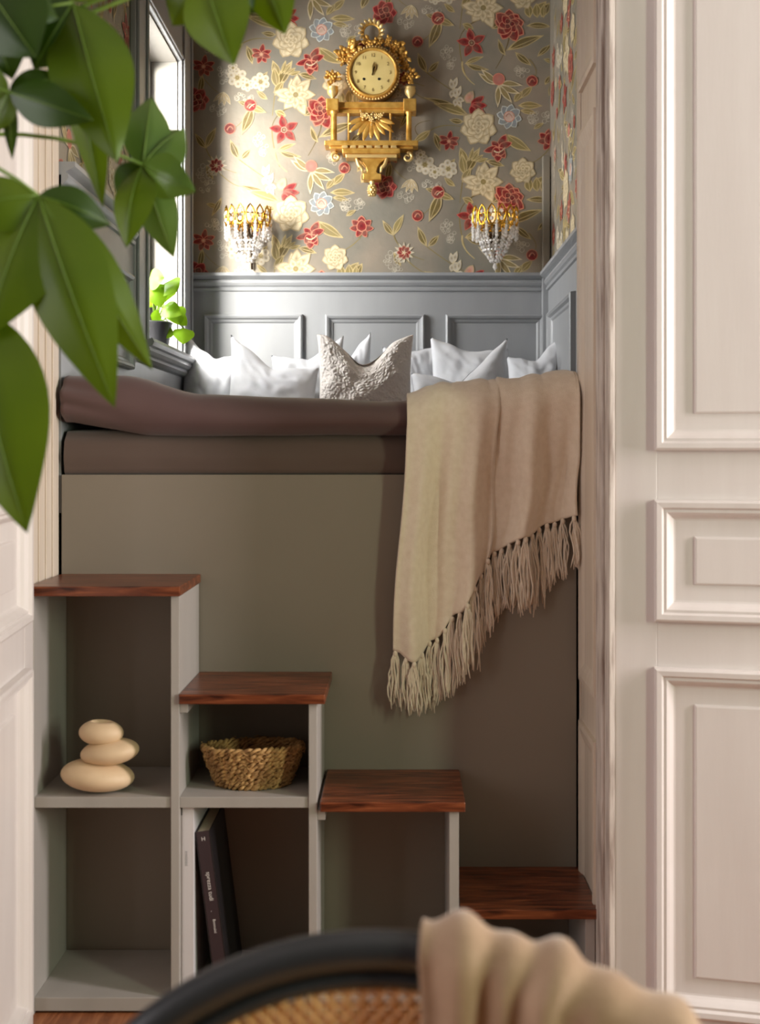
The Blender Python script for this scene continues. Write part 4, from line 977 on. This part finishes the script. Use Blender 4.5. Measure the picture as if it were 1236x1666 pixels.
LV = [ # hub, tip, width, dY at tip, material, sag
 ('A', (187, 664), 118, -0.03, 'leaf', 0.10), ('A', (248, 602), 84, 0.05, 'leaf', 0.16), ('A', (-20, 545), 150, -0.05, 'leaf', 0.06), ('A', (180, 366), 66, 0.04, 'leafdark', 0.12), ('A', (-75, 350), 90, -0.03, 'leaf', 0.1),
 ('L', (82, 668), 58, 0.03, 'leaf', 0.14), ('L', (45, 868), 150, -0.05, 'leaf', 0.10), ('L', (40, 640), 20, 0.05, 'leafdark', 0.1), ('L', (-120, 640), 90, -0.04, 'leaf', 0.1),
 ('B', (318, 312), 66, -0.03, 'leafpale', 0.12), ('B', (246, 158), 70, 0.05, 'leafpale', 0.12), ('B', (206, 404), 64, -0.04, 'leaf', 0.10), ('B', (283, 420), 62, 0.04, 'leafpale', 0.12), ('B', (190, 318), 50, 0.05, 'leafdark', 0.12), ('B', (300, 210), 80, 0.04, 'leafpale', 0.1),
 ('T', (190, 264), 122, -0.02, 'leaf', 0.08), ('T', (55, 112), 95, 0.0, 'leafdark', 0.1), ('T', (168, 338), 70, 0.08, 'leaf', 0.05), ('T', (215, 170), 60, 0.05, 'leafdark', 0.12), ('T', (20, 60), 90, 0.03, 'leafdark', 0.08), ('T', (150, -60), 70, 0.03, 'leaf', 0.1),
 ('S', (152, 196), 66, -0.02, 'leafdark', 0.08), ('S', (118, 128), 60, 0.04, 'leafdark', 0.10), ('S', (-5, 215), 42, 0.02, 'leaf', 0.06), ('S', (-60, 130), 60, 0.02, 'leaf', 0.06), ('S', (20, 260), 22, 0.05, 'leafdark', 0.06),
 ('C', (380, 106), 100, -0.03, 'leaf', 0.08), ('C', (280, 42), 80, 0.04, 'leaf', 0.10), ('C', (420, 20), 70, 0.04, 'leafdark', 0.1),
 ('D', (464, 56), 70, -0.02, 'leaf', 0.08), ('D', (400, 12), 60, 0.03, 'leafdark', 0.08),
 ('U', (60, 95), 120, -0.02, 'leafdark', 0.08), ('U', (20, 130), 100, 0.04, 'leafdark', 0.06), ('U', (95, 30), 95, 0.03, 'leafdark', 0.08)]
for key, (hp, Yh) in HUBS.items():
    h_ = P(hp[0], hp[1], Yh); mid = (CROWN+h_)/2+Vector((0, 0.0, 0.10)); pts = []
    for i in range(11):
        t = i/10; pts.append(CROWN*(1-t)**2+mid*2*t*(1-t)+h_*t*t)
    MB().tube(pts, [0.0042-0.0018*i/10 for i in range(11)], 8).build('petiole', 'stem', fp, smooth=True)
for k, (hub, tip, w, dy, mt_, sg) in enumerate(LV):
    hp, Yh = HUBS[hub]; m = MB(); p0 = P(hp[0], hp[1], Yh); p1 = P(tip[0], tip[1], Yh+dy)
    leaf3(m, p0, p1, w*Yh/F*1.05, sg, 0.30, Vector((0.25*math.sin(k*2.1), -1, 0.35*math.cos(k*1.7))), 14, 0.02, 0.0, k)
    lf = m.build('leaflet', mt_, fp, smooth=True)
    mid = MB(); s0 = p0; n_ = 8; d = (p1-p0)
    # midrib follows the leaf centre line
    face = Vector((0.25*math.sin(k*2.1), -1, 0.35*math.cos(k*1.7))); s_ = d.normalized().cross(face).normalized(); nr = s_.cross(d.normalized()).normalized()
    if nr.dot(face) < 0: nr = -nr
    mid.tube([p0+d*(i/n_)+nr*(sg*d.length*math.sin(PI*i/n_)+0.0006) for i in range(n_+1)], [0.0013-0.0010*i/n_ for i in range(n_+1)], 5)
    mid.build('midrib', 'rib', lf, smooth=True)

# ------------------------------------------------------------------ cane back chair with folded throw
CHX, CHY = -0.022, 1.10
ch = thing('cane_chair', (CHX, CHY-0.2, 0), 'black bentwood chair with woven cane back, out of focus in front', 'chair')
def arch(a, b_, zc, n=40, lo=-12):
    pts = []
    for i in range(n+1):
        t = math.radians(lo+(180-2*lo)*i/n); x = a*math.cos(t); z = zc+b_*math.sin(t)
        pts.append(Vector((CHX+x, CHY-0.04*(x/a)**2+0.06*(z-0.78), z)))
    return pts
rail = arch(0.275, 0.196, 0.600)
rail = [rail[0]+Vector((0.0, -0.02, -0.40)), rail[0]+Vector((0, -0.01, -0.20))]+rail+[rail[-1]+Vector((0, -0.01, -0.20)), rail[-1]+Vector((0, -0.02, -0.40))]
rail = [rail[0]+Vector((0.0, 0.0, -0.14))]+rail+[rail[-1]+Vector((0, 0, -0.14))]
for p in (rail[0], rail[-1]): p.z = 0.0
MB().tube(rail, 0.0185, 14).build('back_rail', 'blackwood', ch, smooth=True)
inner = arch(0.2485, 0.170, 0.600, 40, -8)
MB().tube(inner, 0.008, 10).build('inner_ring', 'blackwood', ch, smooth=True)
m = MB()
def backY(x, z): return CHY-0.04*((x-CHX)/0.275)**2+0.06*(z-0.78)
def inside(x, z):
    q = ((x-CHX)/0.242)**2+((z-0.600)/0.164)**2
    return (q < 1 and z > 0.580)
def strip(p, q, w, off):
    # clip a straight strand to the arch by sampling
    N = 80; run = []
    def flush():
        if len(run) > 2: m.tube([Vector((x, backY(x, z)+off, z)) for x, z in run[::3]+[run[-1]]], w, 4)
        run.clear()
    for i in range(N+1):
        t = i/N; x = p[0]+(q[0]-p[0])*t; z = p[1]+(q[1]-p[1])*t
        if inside(x, z): run.append((x, z))
        else: flush()
    flush()
pitch = 0.0145
x = CHX-0.245
while x < CHX+0.245:
    strip((x, 0.575), (x, 0.77), 0.0021, 0.0); strip((x+0.0040, 0.575), (x+0.0040, 0.77), 0.0021, 0.0); x += pitch
z = 0.585
while z < 0.77:
    strip((CHX-0.3, z), (CHX+0.3, z), 0.0021, 0.0014); strip((CHX-0.3, z+0.0040), (CHX+0.3, z+0.0040), 0.0021, 0.0014); z += pitch
for sg in (-1, 1):
    x = CHX-0.60
    while x < CHX+0.60:
        strip((x, 0.57), (x+sg*0.21, 0.78), 0.0016, -0.0014); x += pitch
m.build('cane_panel', 'cane', ch, smooth=False)
MB().tube([(CHX-0.25, backY(CHX-0.25, 0.575), 0.574), (CHX+0.25, backY(CHX+0.25, 0.575), 0.574)], 0.012, 10).build('back_crossbar', 'blackwood', ch, smooth=True)
m = MB(); m.lathe([(0.0, 0.425), (0.26, 0.425), (0.275, 0.44), (0.262, 0.455), (0, 0.452)], (CHX, CHY-0.27, 0), 'z', 40, 1.1, 0.95); m.build('seat', 'cane', ch, angle=40)
m = MB(); m.tube([(CHX+0.30*math.cos(2*PI*i/48), CHY-0.27+0.265*math.sin(2*PI*i/48), 0.437) for i in range(48)], 0.018, 10, closed=True); m.build('seat_ring', 'blackwood', ch, smooth=True)
for sx in (-1, 1):
    MB().tube([(CHX+sx*0.20, CHY-0.44, 0.43), (CHX+sx*0.215, CHY-0.46, 0.2), (CHX+sx*0.235, CHY-0.49, 0.0)], [0.017, 0.015, 0.012], 10).build('leg', 'blackwood', ch, smooth=True)

# throw draped over the right half of the chair rail
def chthrow(u, v):
    xx = 0.041+0.222*u
    tt = math.acos(max(-1, min(1, xx/0.275))); zr = 0.600+0.196*math.sin(tt); yr = CHY-0.04*(xx/0.275)**2+0.06*(zr-0.78)
    fold = 0.010*math.sin(u*19+3.6+3.5*v)+0.009*math.sin(u*37+v*6)+0.012*nz(u*5, v*5, 3)
    top = math.exp(-((v-0.45)/0.16)**2); R_ = 0.028+0.010*u+max(-0.004, fold*(0.95-0.6*top))
    Lf, Lb = 0.30, 0.24; arc = 0.11; tot = Lf+Lb+arc; s = v*tot
    nx = math.cos(tt); nzv = math.sin(tt)
    if s < Lb: Y = yr+R_; off = -(Lb-s); nxk = 0
    elif s < Lb+arc:
        a = (s-Lb)/arc*PI; Y = yr+R_*math.cos(a); off = R_*1.05*math.sin(a)
    else: Y = yr-R_-0.10*(s-Lb-arc)*0.15; off = -(s-Lb-arc)
    z = zr+off; x = CHX+xx+max(0, off)*nx*0.8+0.012*nz(u*3, v*5, 9)+(0.03*u*u if off < 0.02 else 0.03*u*u)
    return (x, Y, z)
ct = MB().grid(chthrow, 70, 70)
tag(ct.build('chair_throw', 'chairthrow', None, smooth=True, solid=0.006), 'crumpled oatmeal throw draped over the black chair rail', 'blanket')
